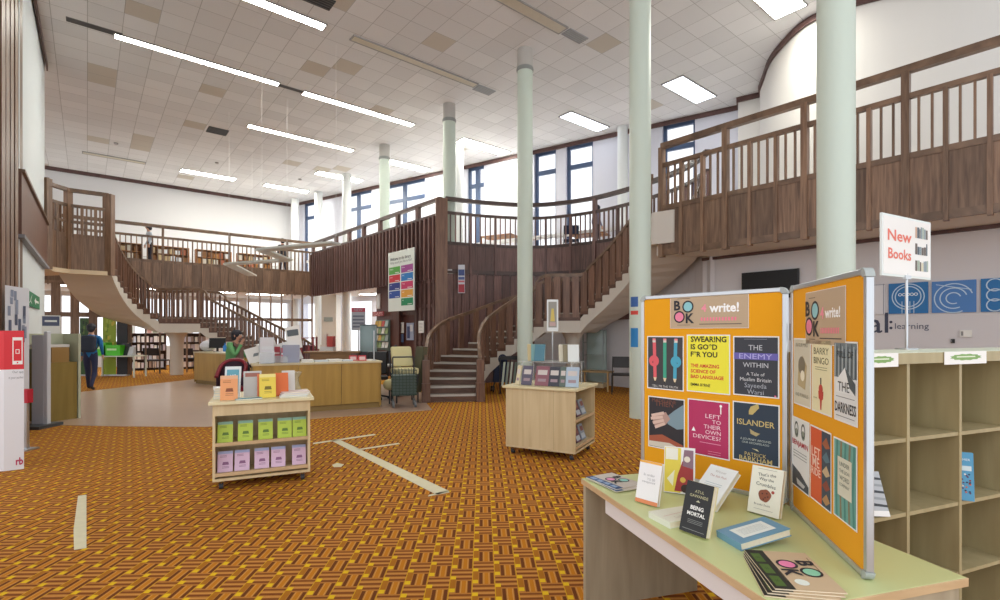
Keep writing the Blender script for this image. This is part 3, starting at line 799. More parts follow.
MB().prism([gl(tb(LEN-.04, .01)), gl(tb(LEN-.01, .01)), gl(tb(LEN-.01, WID-.03)), gl(tb(LEN-.04, WID-.03))], 0, TZ-.03).build('end_panel', PANL, t, world=True)
MB().prism([gl(tb(.27, .012)), gl(tb(LEN-.04, .012)), gl(tb(LEN-.04, .035)), gl(tb(.27, .035))], TZ-.105, TZ-.03).build('front_rail', mat('white_rail', '#e2dcda', .5), t, world=True)
MB().prism([gl(tb(.04, WID-.06)), gl(tb(LEN-.04, WID-.06)), gl(tb(LEN-.04, WID-.045)), gl(tb(.04, WID-.045))], .3, TZ-.03).build('modesty_panel', PANL, t, world=True)

# ---------------------------------------------------------------- orange boards
BT = TZ+1.045
class Board:
    def __init__(s, a, b, z0, z1, label):
        s.a = V((a[0], a[1])); s.b = V((b[0], b[1])); s.z0 = z0; s.z1 = z1
        s.r2 = (s.b-s.a).normalized(); s.w = (s.b-s.a).length; s.h = z1-z0
        s.r = V((s.r2.x, s.r2.y, 0)); s.n = V((s.r2.y, -s.r2.x, 0))
        s.M = frame((s.a.x, s.a.y, z0), s.r, Z3, s.n)   # x along, y up, z towards the viewer
        w, h = s.w, s.h
        t = thing('display_board', label, 'display board', mtx=s.M); fr = .022; d = .018
        MB().box(fr*.6, fr*.6, -d+.004, w-fr*.6, h-fr*.6, 0).build('felt_panel', s.felt(), t)
        m = MB()
        for x0, y0, x1, y1 in ((0, .03, fr, h-.03), (w-fr, .03, w, h-.03), (.03, 0, w-.03, fr), (.03, h-fr, w-.03, h)): m.box(x0, y0, -d, x1, y1, .006)
        m.build('frame', ALU, t, bevel=.003)
        for cx, cy, a0 in ((.03, .03, math.pi), (w-.03, .03, 1.5*math.pi), (w-.03, h-.03, 0), (.03, h-.03, .5*math.pi)):
            m = MB(); n = 6; lo = []; hi = []
            arc = [(cx+.032*math.cos(a0+math.pi/2*i/n), cy+.032*math.sin(a0+math.pi/2*i/n)) for i in range(n+1)]
            inn_ = [(cx+.006*math.cos(a0+math.pi/2*i/n), cy+.006*math.sin(a0+math.pi/2*i/n)) for i in range(n, -1, -1)]
            for i in range(n):
                q = [arc[i], arc[i+1], inn_[n-i-1], inn_[n-i]]
                m.hexa([(x, y, -d-.002) for x, y in q], [(x, y, .009) for x, y in q])
            m.build('corner_cap', mat('grey_corner_cap', '#a9b0ae', .45), t)
    def felt(s):
        return mat('orange_felt', '#eba316', .95, noise=.04, nscale=300)
    def uv(s, px, py):
        k = (px-CX)/F; tt = (k*s.a.y-s.a.x)/(s.r2.x-k*s.r2.y); D = s.a.y+s.r2.y*tt
        return tt, EYE-(py-HY)/F*D-s.z0
    def poster(s, x0, x1, yt, yb, label, bg, art, name='poster', cat='poster', z=.003, curl=0.0, base=None, margin=0.006):
        """yt/yb: image rows at the left edge"""
        u0, v1 = s.uv(x0, yt); _, v0 = s.uv(x0, yb); u1, _ = s.uv(x1, yt)
        w, h = u1-u0, v1-v0
        M = s.M @ Matrix.Translation((u0, v0, z))
        m = MB(); mats = [PAPER, flat(bg)]; n = 10
        def cz(x): return curl*math.sin(math.pi*x/w)**2 if curl else 0
        m.box(0, 0, -.0012, w, h, 0, 0)
        m.rect((margin, margin, .0003), (w-2*margin, 0, 0), (0, h-2*margin, 0), 1)
        art(m, mats, w, h, .0006)
        if curl:
            pass
        o = m.build(name, mats); o.matrix_basis = M
        tag(o, label, cat); return o
BD1 = Board((.853, 3.03), (1.374, 2.40), TZ+.002, BT, 'left display board of orange felt in an aluminium frame, turned to face the hall')
BD2 = Board((1.372, 2.362), (1.222, 1.665), TZ+.002, BT, 'right display board of orange felt in an aluminium frame, angled towards the shelves')
t = thing('board_hinge', 'pair of small grey clips joining the two orange display boards', 'hinge', (1.39, 2.385, 0))
for z in (.95, 1.55): MB().lathe([(.012, z-.04), (.012, z+.04)], n=12).build('clip', DARK, t)

def header(m, mats, w, h, z):
    book_logo(m, mats, w*.19, h*.5, h*.66, z)
    textlines(m, mats, w*.1, w*.28, [h*.88, h*.1], z, '#5d5348', h*.012)
    T(m, mats, '4', w*.46, h*.58, z, h=h*.22, c='#f193a6', bold=.03)
    T(m, mats, 'write!', w*.71, h*.58, z, w=w*.36, c='#ffffff', bold=.03)
    for i in range(12): R(m, mats, w*(.42+i*.038), h*.21, w*(.42+i*.038+.022), h*.31, z, '#f07f98')
    textlines(m, mats, w*.4, w*.92, [h*.12], z, '#4d453f', h*.02)
def pencils(m, mats, w, h, z):
    for x, c in ((.2, '#e2616a'), (.5, '#3fa588'), (.8, '#4aa7c4')):
        tilt = 0 if x == .5 else (.03 if x < .5 else -.03)
        LN(m, mats, w*(x+tilt*.2), h*.94, w*(x+tilt), h*.22, w*.09, z, c, 3)
        R(m, mats, w*(x-.04), h*.88, w*(x+.045), h*.92, z, '#d8d0c8', 5); R(m, mats, w*(x-.04), h*.92, w*(x+.045), h*.955, z, '#ee8f92', 5)
        PL(m, mats, [(w*(x+tilt-.045), h*.22), (w*(x+tilt+.045), h*.22), (w*(x+tilt), h*.12)], z, '#ead4b0', 4)
        PL(m, mats, [(w*(x+tilt-.015), h*.155), (w*(x+tilt+.015), h*.155), (w*(x+tilt), h*.12)], z, '#202020', 5)
        if x != .5: RG(m, mats, w*x, h*.53, w*.14, w*.06, z, c, 6); RG(m, mats, w*x, h*.5, w*.10, w*.045, z, c, 7)
    T(m, mats, 'TELL ME THE TRUTH', w*.5, h*.06, z, w=w*.7, c='#d9d5d0')
def swearing(m, mats, w, h, z):
    y = .92
    for s, ww in (('SWEAR!NG', .82), ('IS GO*D', .62), ('F*R YOU', .62)):
        T(m, mats, s, w*.1, h*y, z, w=w*ww, h=h*.10, c='#262214', align='L', bold=.03); y -= .13
    y -= .07
    for s, ww in (('THE AMAZING', .66), ('SCIENCE OF', .58), ('BAD LANGUAGE', .76)):
        T(m, mats, s, w*.1, h*y, z, w=w*ww, h=h*.062, c='#d8402e', align='L', bold=.03); y -= .095
    T(m, mats, 'EMMA BYRNE', w*.1, h*.13, z, w=w*.46, h=h*.05, c='#262214', align='L', bold=.02)
def enemy(m, mats, w, h, z):
    textlines(m, mats, w*.25, w*.75, [h*.95], z, '#8a8d95', h*.008)
    T(m, mats, 'THE', w*.5, h*.81, z, w=w*.3, c='#c9ccd2')
    R(m, mats, w*.02, h*.61, w*.98, h*.72, z, '#6a63b4'); T(m, mats, 'ENEMY', w*.5, h*.665, z, w=w*.72, h=h*.085, c='#b9b4e6', k=2)
    T(m, mats, 'WITHIN', w*.5, h*.52, z, w=w*.55, c='#c9ccd2')
    T(m, mats, 'A Tale of', w*.5, h*.37, z, w=w*.4, c='#d9dade'); T(m, mats, 'Muslim Britain', w*.5, h*.28, z, w=w*.68, c='#d9dade')
    T(m, mats, 'Sayeeda', w*.5, h*.17, z, w=w*.48, c='#a9aeb8'); T(m, mats, 'Warsi', w*.5, h*.075, z, w=w*.36, c='#a9aeb8')
    DC(m, mats, w*.92, h*.035, w*.02, z, '#f07aa0')
def hand(m, mats, w, h, z):
    T(m, mats, 'MADELEINE', w*.45, h*.93, z, w=w*.66, c='#7a4a3a'); T(m, mats, 'THIEN', w*.45, h*.87, z, w=w*.5, c='#7a4a3a')
    PL(m, mats, [(w*.97, h*.9), (w*.97, h*.45), (w*.8, h*.42), (w*.55, h*.5), (w*.5, h*.62), (w*.75, h*.78)], z, '#7f97a3', 2)
    PL(m, mats, [(w*.1, h*.62), (w*.5, h*.72), (w*.62, h*.6), (w*.5, h*.48), (w*.2, h*.4)], z, '#b99488', 3)
    for i, (a, b) in enumerate((((.1, .62), (.45, .7)), ((.08, .56), (.42, .62)), ((.14, .48), (.45, .56)), ((.2, .4), (.48, .5)))):
        LN(m, mats, w*a[0], h*a[1], w*b[0], h*b[1], w*.07, z, '#dcbcae', 4+i)
    PL(m, mats, [(w*.03, h*.22), (w*.4, h*.28), (w*.95, h*.14), (w*.95, h*.05), (w*.03, h*.1)], z, '#a8583f', 2)
    PL(m, mats, [(w*.03, h*.12), (w*.6, h*.14), (w*.97, h*.05), (w*.97, h*.02), (w*.03, h*.03)], z, '#d8cfc0', 3)
def devices(m, mats, w, h, z):
    y = .72
    for s, ww in (('LEFT', .36), ('TO', .2), ('THEIR', .4), ('OWN', .36), ('DEVICES?', .66)):
        T(m, mats, s, w*.8, h*y, z, w=w*ww, h=h*.07, c='#f7d9e4', align='R'); y -= .095
    LN(m, mats, w*.8, h*.78, w*.8, h*.9, w*.025, z, '#ffffff'); DC(m, mats, w*.8, h*.92, w*.03, z, '#ffffff')
    PL(m, mats, [(w*.1, h*.42), (w*.2, h*.42), (w*.15, h*.5)], z, '#ffffff'); textlines(m, mats, w*.3, w*.8, [h*.24], z, '#e79ab8', h*.012); textlines(m, mats, w*.5, w*.8, [h*.1, h*.06], z, '#e79ab8', h*.008)
def islander(m, mats, w, h, z):
    PL(m, mats, [(w*.36, h*.86), (w*.4, h*.93), (w*.56, h*.99), (w*.58, h*.92), (w*.44, h*.8), (w*.36, h*.8)], z, '#c6b06c')
    T(m, mats, 'ISLANDER', w*.5, h*.665, z, w=w*.8, c='#cdb878', bold=.01)
    PL(m, mats, [(w*.38, h*.56), (w*.48, h*.52), (w*.6, h*.5), (w*.52, h*.45), (w*.4, h*.48)], z, '#b7a777')
    T(m, mats, 'A JOURNEY AROUND', w*.5, h*.38, z, w=w*.66, c='#b9c4be'); T(m, mats, 'OUR ARCHIPELAGO', w*.5, h*.33, z, w=w*.58, c='#b9c4be')
    PL(m, mats, [(w*.42, h*.24), (w*.5, h*.22), (w*.58, h*.2), (w*.54, h*.235)], z, '#d9d2a0')
    T(m, mats, 'PATRICK', w*.5, h*.14, z, w=w*.46, c='#cdb878'); T(m, mats, 'BARKHAM', w*.5, h*.06, z, w=w*.7, c='#cdb878', bold=.01)
KR = '#bea689'
BD1.poster(670.5, 749, 295.5, 328.5, 'kraft-coloured writing banner at the top of the left orange board', KR, header, 'banner', 'banner', margin=.002)
BD1.poster(647.5, 684, 336, 388, 'dark grey poster of three knotted pencils, top left on the orange board', '#3f3d40', pencils)
BD1.poster(687, 730.5, 334.5, 391, 'bright yellow poster with black and red capitals on the left orange board', '#f3ea3c', swearing)
BD1.poster(733.5, 779.5, 336, 394.5, 'charcoal poster with a purple stripe on the left orange board', '#363942', enemy)
BD1.poster(648.5, 685, 395.5, 446, 'dark poster of clasped hands, lower left on the orange board', '#2d2a30', hand)
BD1.poster(688, 730, 398, 452.5, 'magenta poster with pale capitals, below the bright yellow poster', '#b92f62', devices)
BD1.poster(733, 780, 400.5, 459, 'dark blue poster with gold lettering, lower right on the left orange board', '#29394b', islander)
def rabbit(m, mats, w, h, z):
    PL(m, mats, [(w*.25, h*.3), (w*.7, h*.25), (w*.8, h*.6), (w*.55, h*.75), (w*.3, h*.62)], z, '#c3b187'); DC(m, mats, w*.5, h*.6, w*.2, z, '#857c66', k=2); DC(m, mats, w*.55, h*.45, w*.12, z, '#f3ecd4', k=3)
    T(m, mats, 'IN OUR MAD', w*.5, h*.9, z, w=w*.7, c='#8c8a7a'); T(m, mats, 'AND FURIOUS', w*.5, h*.16, z, w=w*.75, c='#8c8a7a')
def harry(m, mats, w, h, z):
    T(m, mats, 'BARRY', w*.5, h*.84, z, w=w*.74, h=h*.09, c='#6d6a46'); T(m, mats, 'BINGO', w*.5, h*.71, z, w=w*.74, h=h*.09, c='#6d6a46')
    textlines(m, mats, w*.2, w*.8, [h*.62, h*.59], z, '#9a9566', h*.008)
    PL(m, mats, [(w*.36, h*.3), (w*.62, h*.3), (w*.6, h*.2), (w*.54, h*.18), (w*.52, h*.05), (w*.46, h*.05), (w*.44, h*.18), (w*.38, h*.2)], z, '#c4473c'); LN(m, mats, w*.49, h*.3, w*.49, h*.48, w*.06, z, '#3b3b36'); DC(m, mats, w*.49, h*.33, w*.1, z, '#c4473c', k=3)
    T(m, mats, 'a novel', w*.2, h*.2, z, w=w*.2, c='#9a9566')
def darkness(m, mats, w, h, z):
    R(m, mats, w*.02, h*.55, w*.98, h*.98, z, '#6f7d85')
    for i in range(12): LN(m, mats, w*(.06+i*.08), h*.56, w*(.07+i*.08), h*(.97-.03*(i % 3)), w*.03, z, '#2f3a40' if i % 2 else '#b8c2c6', 2)
    PL(m, mats, [(w*.1, h*.36), (w*.1, h*.5), (w*.5, h*.68), (w*.93, h*.5), (w*.93, h*.36)], z, '#eceeee', 4); PL(m, mats, [(w*.5, h*.68), (w*.93, h*.5), (w*.93, h*.36), (w*.7, h*.44)], z, '#4f5a60', 5)
    T(m, mats, 'THE', w*.45, h*.44, z, w=w*.5, c='#26282a', k=4)
    T(m, mats, 'FULL OF', w*.5, h*.84, z, w=w*.7, c='#1f2427', k=4)
    T(m, mats, 'DARKNESS', w*.5, h*.18, z, w=w*.9, h=h*.13, c='#202224', bold=.02)
    textlines(m, mats, w*.1, w*.9, [h*.31, h*.07], z, '#7b7f82', h*.008)
def benjamin(m, mats, w, h, z):
    for x in (.3, .68): RG(m, mats, w*x, h*.84, w*.16, w*.11, z, '#555a52', sx=.7); DC(m, mats, w*x, h*.78, w*.1, z, '#8f9688')
    T(m, mats, 'BENJAMIN', w*.5, h*.63, z, w=w*.9, h=h*.1, c='#b5303b', bold=.02)
    textlines(m, mats, w*.12, w*.88, [h*.52, h*.48, h*.44], z, '#8b8c8c', h*.01)
    PL(m, mats, [(w*.03, h*.3), (w*.5, h*.24), (w*.97, h*.12), (w*.97, h*.02), (w*.03, h*.02)], z, '#46525c'); PL(m, mats, [(w*.3, h*.14), (w*.8, h*.1), (w*.7, h*.05), (w*.35, h*.06)], z, '#c9ced0', 3)
def orangep(m, mats, w, h, z):
    R(m, mats, w*.58, h*.02, w*.98, h*.98, z, '#3c4a58')
    for i in range(5): PL(m, mats, [(w*.6, h*(.1+i*.18)), (w*.8, h*(.2+i*.18)), (w*.96, h*(.12+i*.17)), (w*.78, h*(.05+i*.18))], z, ['#b98b5a', '#8a3f2e', '#c9b08a', '#5a7a86', '#a5603c'][i], 2)
    T(m, mats, 'LET', w*.3, h*.66, z, w=w*.42, c='#f9d6c4', bold=.01); T(m, mats, 'ME', w*.3, h*.53, z, w=w*.34, c='#f9d6c4', bold=.01); T(m, mats, 'RIDE', w*.3, h*.4, z, w=w*.44, c='#f9d6c4', bold=.01)
def teal(m, mats, w, h, z):
    for i in range(5):
        x = .12+i*.18; PL(m, mats, [(w*x, h*.02), (w*(x+.08), h*.02), (w*(x+.04), h*.4), (w*(x+.1), h*.98), (w*(x+.02), h*.98), (w*(x-.03), h*.45)], z, '#8a7f62' if i % 2 else '#4f8f86')
    R(m, mats, w*.2, h*.3, w*.8, h*.78, z, '#dcd8c4', 3)
    for i, s in enumerate(('UNDER', 'THE LION', 'WORD', 'COMPANY')): T(m, mats, s, w*.5, h*(.7-i*.085), z, w=w*.42, c='#5c6e62', k=3)
    textlines(m, mats, w*.3, w*.7, [h*.38, h*.35], z, '#9c9f8c', h*.008)
BD2.poster(806.5, 846.5, 293, 344, 'kraft-coloured writing banner at the top of the right orange board', KR, header, 'banner', 'banner', margin=.002)
BD2.poster(794.5, 811.5, 338, 403, 'beige poster of a pale rabbit-like figure, top left on the right board', '#d9d3bd', rabbit)
BD2.poster(812.5, 832.5, 339, 410, 'cream poster with a red candle figure in the middle of the right board', '#efe7bd', harry)
BD2.poster(835, 858.5, 341, 419, 'black and white poster of a snowy hut on the right orange board', '#e4e6e6', darkness)
BD2.poster(792.5, 810, 415, 483, 'white poster with red capitals across it, lower left on the right board', '#e8e7e3', benjamin)
BD2.poster(811, 832, 424, 497, 'orange poster with a dark figure strip, lower middle of the right board', '#d95e32', orangep)
BD2.poster(834.5, 858, 436, 514, 'teal patterned poster with a cream label, lower right of the right board', '#6fa99e', teal)

# ---------------------------------------------------------------- books on the display table
def lay(px, py, ang, z=TZ): p = atz(px, py, z); return frame((p.x, p.y, z+.0005), (math.cos(ang), math.sin(ang), 0), (-math.sin(ang), math.cos(ang), 0), Z3)
def stand(px, py, ang, lean, z=TZ, th=.0):
    """upright book, ang = heading of its width axis, lean back in radians"""
    p = atz(px, py, z); r = V((math.cos(ang), math.sin(ang), 0)); nf = V((math.sin(ang), -math.cos(ang), 0))
    u = Z3*math.cos(lean)-nf*math.sin(lean); n = nf*math.cos(lean)+Z3*math.sin(lean)
    q = V((p.x, p.y, z))-n*th; q.z = z+.0008+max(0, 0)
    return frame(q, r, u, n)
def a_white(m, mats, w, h, z):
    R(m, mats, 0, 0, w, h*.09, z, '#e0895a'); T(m, mats, 'In order', w*.5, h*.68, z, w=w*.5, c='#a5a3a5'); T(m, mats, 'TO BE', w*.6, h*.58, z, w=w*.36, c='#b0aeb0'); T(m, mats, 'transparent', w*.5, h*.5, z, w=w*.6, c='#a5a3a5'); R(m, mats, 0, h*.95, w, h, z, '#f0b04c')
book('white upright book with an orange foot, standing leftmost on the table', stand(637.5, 501, -.85, .24), .12, .2, .022, mat('book_white', '#eeeceb', .5), a_white)
def a_yellow(m, mats, w, h, z):
    R(m, mats, w*.02, h*.02, w*.55, h*.98, z, '#e8d350'); R(m, mats, w*.05, h*.72, w*.45, h*.97, z, '#eceadc', 2)
    PL(m, mats, [(w*.35, h*.05), (w*.95, h*.05), (w*.95, h*.6), (w*.6, h*.7), (w*.45, h*.4)], z, '#a03030', 3); PL(m, mats, [(w*.6, h*.6), (w*.95, h*.55), (w*.95, h*.95), (w*.65, h*.95)], z, '#8a6a78', 4)
    DC(m, mats, w*.62, h*.3, w*.09, z, '#d8b14a', k=5); DC(m, mats, w*.7, h*.12, w*.14, z, '#35241f', k=5); DC(m, mats, w*.75, h*.75, w*.1, z, '#e9dfcf', k=6); PL(m, mats, [(w*.1, h*.3), (w*.35, h*.5), (w*.3, h*.15)], z, '#f2f0d0', 6)
book('upright book with a yellow and dark red patterned cover, behind the white one', stand(664, 491.5, -.42, .18), .15, .232, .02, mat('book_white', '#eeeceb', .5), a_yellow)
def a_plain(m, mats, w, h, z): LN(m, mats, w*.1, h*.45, w*.9, h*.6, h*.02, z, '#d4a9a0'); T(m, mats, 'Lullaby', w*.5, h*.25, z, w=w*.4, c='#c9bfb4')
book('plain cream hardback lying flat in front of the yellow and red book', frame((.715, 2.115, TZ+.0005), (.93, .36, 0), (-.36, .93, 0), Z3), .2, .14, .028, mat('book_cream', '#e4e6d6', .5), a_plain)
def a_mortal(m, mats, w, h, z):
    R(m, mats, 0, 0, w, h, z, '#26282a', 0)
    T(m, mats, 'ATUL', w*.52, h*.82, z, w=w*.34, c='#b9b48a'); T(m, mats, 'GAWANDE', w*.52, h*.73, z, w=w*.68, c='#b9b48a', bold=.01)
    PL(m, mats, [(w*.44, h*.62), (w*.6, h*.62), (w*.52, h*.66)], z, '#c0bfa0')
    T(m, mats, 'BEING', w*.52, h*.5, z, w=w*.48, c='#eeeee8', bold=.03); T(m, mats, 'MORTAL', w*.52, h*.38, z, w=w*.66, c='#eeeee8', bold=.03)
    textlines(m, mats, w*.25, w*.8, [h*.26, h*.23, h*.2], z, '#8a8b88', h*.008); textlines(m, mats, w*.1, w*.9, [h*.07], z, '#8a8b88', h*.01)
book('black book with bold white title, standing upright at the front of the table', stand(683.5, 530, -.95, .3), .122, .205, .032, mat('book_buff', '#dccf9f', .5), a_mortal)
def a_blueish(m, mats, w, h, z):
    T(m, mats, 'The Salt Path', w*.5, h*.74, z, w=w*.6, c='#b98f86'); T(m, mats, 'Winner', w*.5, h*.86, z, w=w*.4, c='#b9b7b2'); PL(m, mats, [(w*.35, h*.35), (w*.65, h*.33), (w*.5, h*.42)], z, '#5f8ea6'); textlines(m, mats, w*.2, w*.8, [h*.55, h*.5], z, '#9fb4ba', h*.01)
r5 = V((.478, -.878, 0)); u5 = V((.171, .05, .151)); u5 = (u5-r5*u5.dot(r5)).normalized(); n5 = r5.cross(u5)
o5 = V((.922, 2.437, TZ+.002))-n5*.0+V((0, 0, .0))
book('white hardback propped on a slant behind the black book', frame(o5, r5, u5, n5), .153, .225, .028, mat('book_palewhite', '#e9ecea', .5), a_blueish)
def a_cookie(m, mats, w, h, z):
    T(m, mats, "That's the", w*.5, h*.84, z, w=w*.56, c='#2f2d2b', rot=.08); T(m, mats, 'Way the', w*.5, h*.73, z, w=w*.46, c='#2f2d2b', rot=.0); T(m, mats, 'Crumbles', w*.5, h*.62, z, w=w*.62, c='#2f2d2b', rot=-.06)
    PL(m, mats, [(w*(.5+.2*math.cos(a)*(1+.08*math.sin(3*a))), h*.4+w*.2*math.sin(a)*(1+.06*math.cos(5*a))) for a in [i*math.pi/14 for i in range(28)]], z, '#8f4f33', 2)
    for dx, dy in ((-.08, .05), (.06, .08), (.02, -.06), (.1, -.02), (-.03, -.12)): DC(m, mats, w*(.5+dx), h*.4+w*dy, w*.025, z, '#55281a', k=4)
    DC(m, mats, w*.74, h*.5, w*.05, z, '#b04a3a', k=3); T(m, mats, 'Brooke Smith', w*.45, h*.2, z, w=w*.5, c='#77736c'); textlines(m, mats, w*.2, w*.8, [h*.95, h*.1], z, '#a5a29b', h*.008)
book('cream book with a brown cookie on its cover, upright against the board', stand(750, 511, -.9, .27), .138, .21, .03, mat('book_offwhite', '#ecead9', .5), a_cookie)
def a_blue(m, mats, w, h, z):
    R(m, mats, w*.17, h*.2, w*.83, h*.8, z, '#e9efe9'); textlines(m, mats, w*.25, w*.75, [h*.66, h*.6, h*.54, h*.48, h*.42, h*.36], z, '#a8b6b8', h*.012)
    R(m, mats, w*.165, h*.195, w*.835, h*.205, z, '#c9d9de', 3)
r_ = V((.22, .053, .036)).normalized(); u_ = V((-.1, 1, 0)); u_ = (u_-r_*u_.dot(r_)).normalized()
book('blue hardback with a pale label lying flat beside the brochures', frame((.912, 1.897, TZ+.001), r_, u_, r_.cross(u_)), .23, .14, .03, mat('book_blue', '#6d9cb8', .45), a_blue)
# brochures
def a_broch(m, mats, w, h, z):
    R(m, mats, 0, 0, w, h*.3, z, '#1f2220'); 
    for i in range(3): R(m, mats, w*(.1+i*.3), h*.05, w*(.34+i*.3), h*.2, z, '#4d6b2c', 2); 
    for i in range(3): T(m, mats, '*', w*(.22+i*.3), h*.12, z, h=h*.08, c='#2c4a1c', k=3)
    book_logo(m, mats, w*.46, h*.65, h*.6, z, o1='#8fd0ae', o2='#ee86b0'); DC(m, mats, w*.82, h*.48, w*.075, z, '#e9f0e6', k=3)
    textlines(m, mats, w*.15, w*.5, [h*.93], z, '#6b5a48', h*.012); textlines(m, mats, w*.55, w*.8, [h*.28], z, '#6b5a48', h*.01)
def a_broch2(m, mats, w, h, z):
    R(m, mats, 0, 0, w, h*.25, z, '#33537f')
    for i in range(4): R(m, mats, w*(.08+i*.22), h*.06, w*(.24+i*.22), h*.2, z, '#8fa9cc', 2)
    book_logo(m, mats, w*.5, h*.63, h*.6, z, o1='#8fd0c4', o2='#e99ac0')
KRM = mat('kraft_paper_cover', '#cdb492', .6); GRP = mat('grey_paper_cover', '#c9c2b8', .6)
FAN = ['lowest kraft brochure of the fanned pile, only its edge showing', 'second lowest kraft brochure in the fanned pile by the blue book', 'kraft brochure just beneath the top one of the fanned pile', 'top kraft brochure of the fanned pile, with its large round emblem in view']
for i in range(4):
    a = math.radians([-104, -102, -99.5, -98][i]); r = V((math.cos(a), math.sin(a), 0)); u = V((-r.y, r.x, 0))
    o = V((.909, 1.868, TZ+.0005+i*.005))+V([(-.012, -.018, 0), (-.008, -.01, 0), (-.004, -.005, 0), (0, 0, 0)][i])
    book(FAN[i], frame(o, r, u, Z3), .285, .21, .0045, KRM, a_broch, 'fanned kraft brochures', 'brochure', 'brochure', soft=True)
PIL = ['bottom brochure of the small pile at the far left corner of the table', 'middle brochure of the small pile at the far left corner of the table', 'top brochure with a blue strip on the far left corner of the table']
for i in range(3):
    a = math.radians([-58, -66, -61][i]); r = V((math.cos(a), math.sin(a), 0)); u = V((-r.y, r.x, 0))
    o = V((.482, 2.82, TZ+.0005+i*.005))+V([(.01, .0, 0), (.015, -.012, 0), (0, 0, 0)][i])
    book(PIL[i], frame(o, r, u, Z3), .25, .19, .0045, GRP, a_broch2, 'brochures at the far corner', 'brochure', 'brochure', soft=True)

# ---------------------------------------------------------------- cubby shelving at the right
SR = V((.933, .36)).normalized(); SBk = V((-SR.y, SR.x)); S0 = V((1.64, 2.23))+SR*(-.13)
CW = .402; NC = 5; SH = 1.455; RH = .355; DP = .30
def sp(c, d): p = S0+SR*c+SBk*d; return (p.x, p.y)
SHW = wood('shelf_beech', '#a3956f', '#b3a57e', .5, scale=(14, 14, 1.3), vary=.03)
t = thing('cube_bookcase', 'beech cube bookcase with open square compartments against the right side', 'bookcase', (S0.x, S0.y, 0))
MB().prism([sp(-.015, -.01), sp(NC*CW+.015, -.01), sp(NC*CW+.015, DP), sp(-.015, DP)], SH-.052, SH-.002, 0).prism([sp(-.01, -.008), sp(NC*CW, -.008), sp(NC*CW, DP), sp(-.01, DP)], SH-.003, SH, 1).build('top', [SHW, mat('green_white_top', '#dbe4cf', .5)], t, world=True)
for i in range(NC+1): MB().prism([sp(i*CW-.01, 0), sp(i*CW+.01, 0), sp(i*CW+.01, DP), sp(i*CW-.01, DP)], 0, SH-.052).build('upright', SHW, t, world=True)
for k in range(4):
    z = SH-.052-(k+1)*.345
    MB().prism([sp(.01, .004), sp(NC*CW-.01, .004), sp(NC*CW-.01, DP), sp(.01, DP)], z-.018, z).build('shelf', SHW, t, world=True)
BKP = wood('shelf_back_panel', '#8b7d5a', '#9b8c68', .6, scale=(14, 14, 1.3), vary=.02)
MB().prism([sp(0, DP-.012), sp(NC*CW, DP-.012), sp(NC*CW, DP), sp(0, DP)], .03, SH-.06).build('back_panel', BKP, t, world=True)
# signs on its top edge
for x0, lab in ((.30-.16, 'white shelf-edge sign with a green splash, beside the orange board'), (.86-.32, 'white shelf-edge sign with a green splash, further from the orange board')):
    pass
def shelf_sign(pxa, pxb, lab):
    def sc_(px): k = (px-CX)/F; return (k*S0.y-S0.x)/(SR.x-k*SR.y)
    a, b = sc_(pxa), sc_(pxb); M = frame((*sp(a, -.014), SH-.062), (SR.x, SR.y, 0), Z3, (SR.y, -SR.x, 0)); w = b-a; m = MB(); mats = [PAPER]
    m.box(0, 0, -.001, w, .062, 0)
    pts = []
    for i in range(24):
        a_ = 2*math.pi*i/24; rr = 1+.18*(i % 2); pts.append((w*.5+w*.33*rr*math.cos(a_), .034+.014*rr*math.sin(a_)))
    PL(m, mats, pts, .0003, '#7fa65c'); textlines(m, mats, w*.28, w*.72, [.036], .0003, '#dfe8d0', .006)
    o = m.build('shelf_sign', mats); o.matrix_basis = M; tag(o, lab, 'sign')
shelf_sign(861, 895, 'white shelf-edge sign with a green splash, beside the orange board')
shelf_sign(941, 983, 'white shelf-edge sign with a green splash, further from the orange board')
def cubby_book(px, zs, w, h, th, yaw, lean, cover, lab, art=None, d=.1):
    k = (px-CX)/F; c = (k*S0.y-S0.x)/(SR.x-k*SR.y); p = S0+SR*c+SBk*d
    r = V((SR.x*math.cos(yaw)-SR.y*math.sin(yaw), SR.x*math.sin(yaw)+SR.y*math.cos(yaw), 0)); nf = V((r.y, -r.x, 0))
    u = Z3*math.cos(lean)-nf*math.sin(lean); n = nf*math.cos(lean)+Z3*math.sin(lean)
    return book(lab, frame((p.x, p.y, zs+.001), r, u, n), w, h, th, cover, art)
z1 = SH-.052-.345; z2 = z1-.345
def a_bw(m, mats, w, h, z):
    for i in range(6): PL(m, mats, [(0, h*(.1+i*.15)), (w, h*(.05+i*.15)), (w, h*(.1+i*.15)), (0, h*(.18+i*.15))], z, '#3d4146' if i % 2 else '#9aa0a6')
    R(m, mats, 0, 0, w, h*.12, z, '#f4f4f2', 4)
def a_crowd(m, mats, w, h, z):
    rr = random.Random(3)
    for i in range(26): DC(m, mats, w*rr.uniform(.1, .9), h*rr.uniform(.15, .55), w*.05, z, rr.choice(['#8c3b3b', '#2d3a55', '#e9e4da', '#5b4a6e', '#c96f5a']), k=2+i % 4, n=8)
    T(m, mats, 'SUMMER', w*.5, h*.85, z, w=w*.7, c='#e9f4f8'); R(m, mats, w*.1, h*.62, w*.9, h*.72, z, '#d8e9ef')
cubby_book(869, z2, .14, .20, .012, -.5, .45, flat('#b9bec4'), 'black and white paperback leaning in the compartment nearest the orange board', a_bw, .06)
cubby_book(963, z2, .085, .235, .02, -.9, .1, flat('#5aa3cc'), 'light blue book with a crowd of small figures leaning in a right-hand compartment', a_crowd, .05)
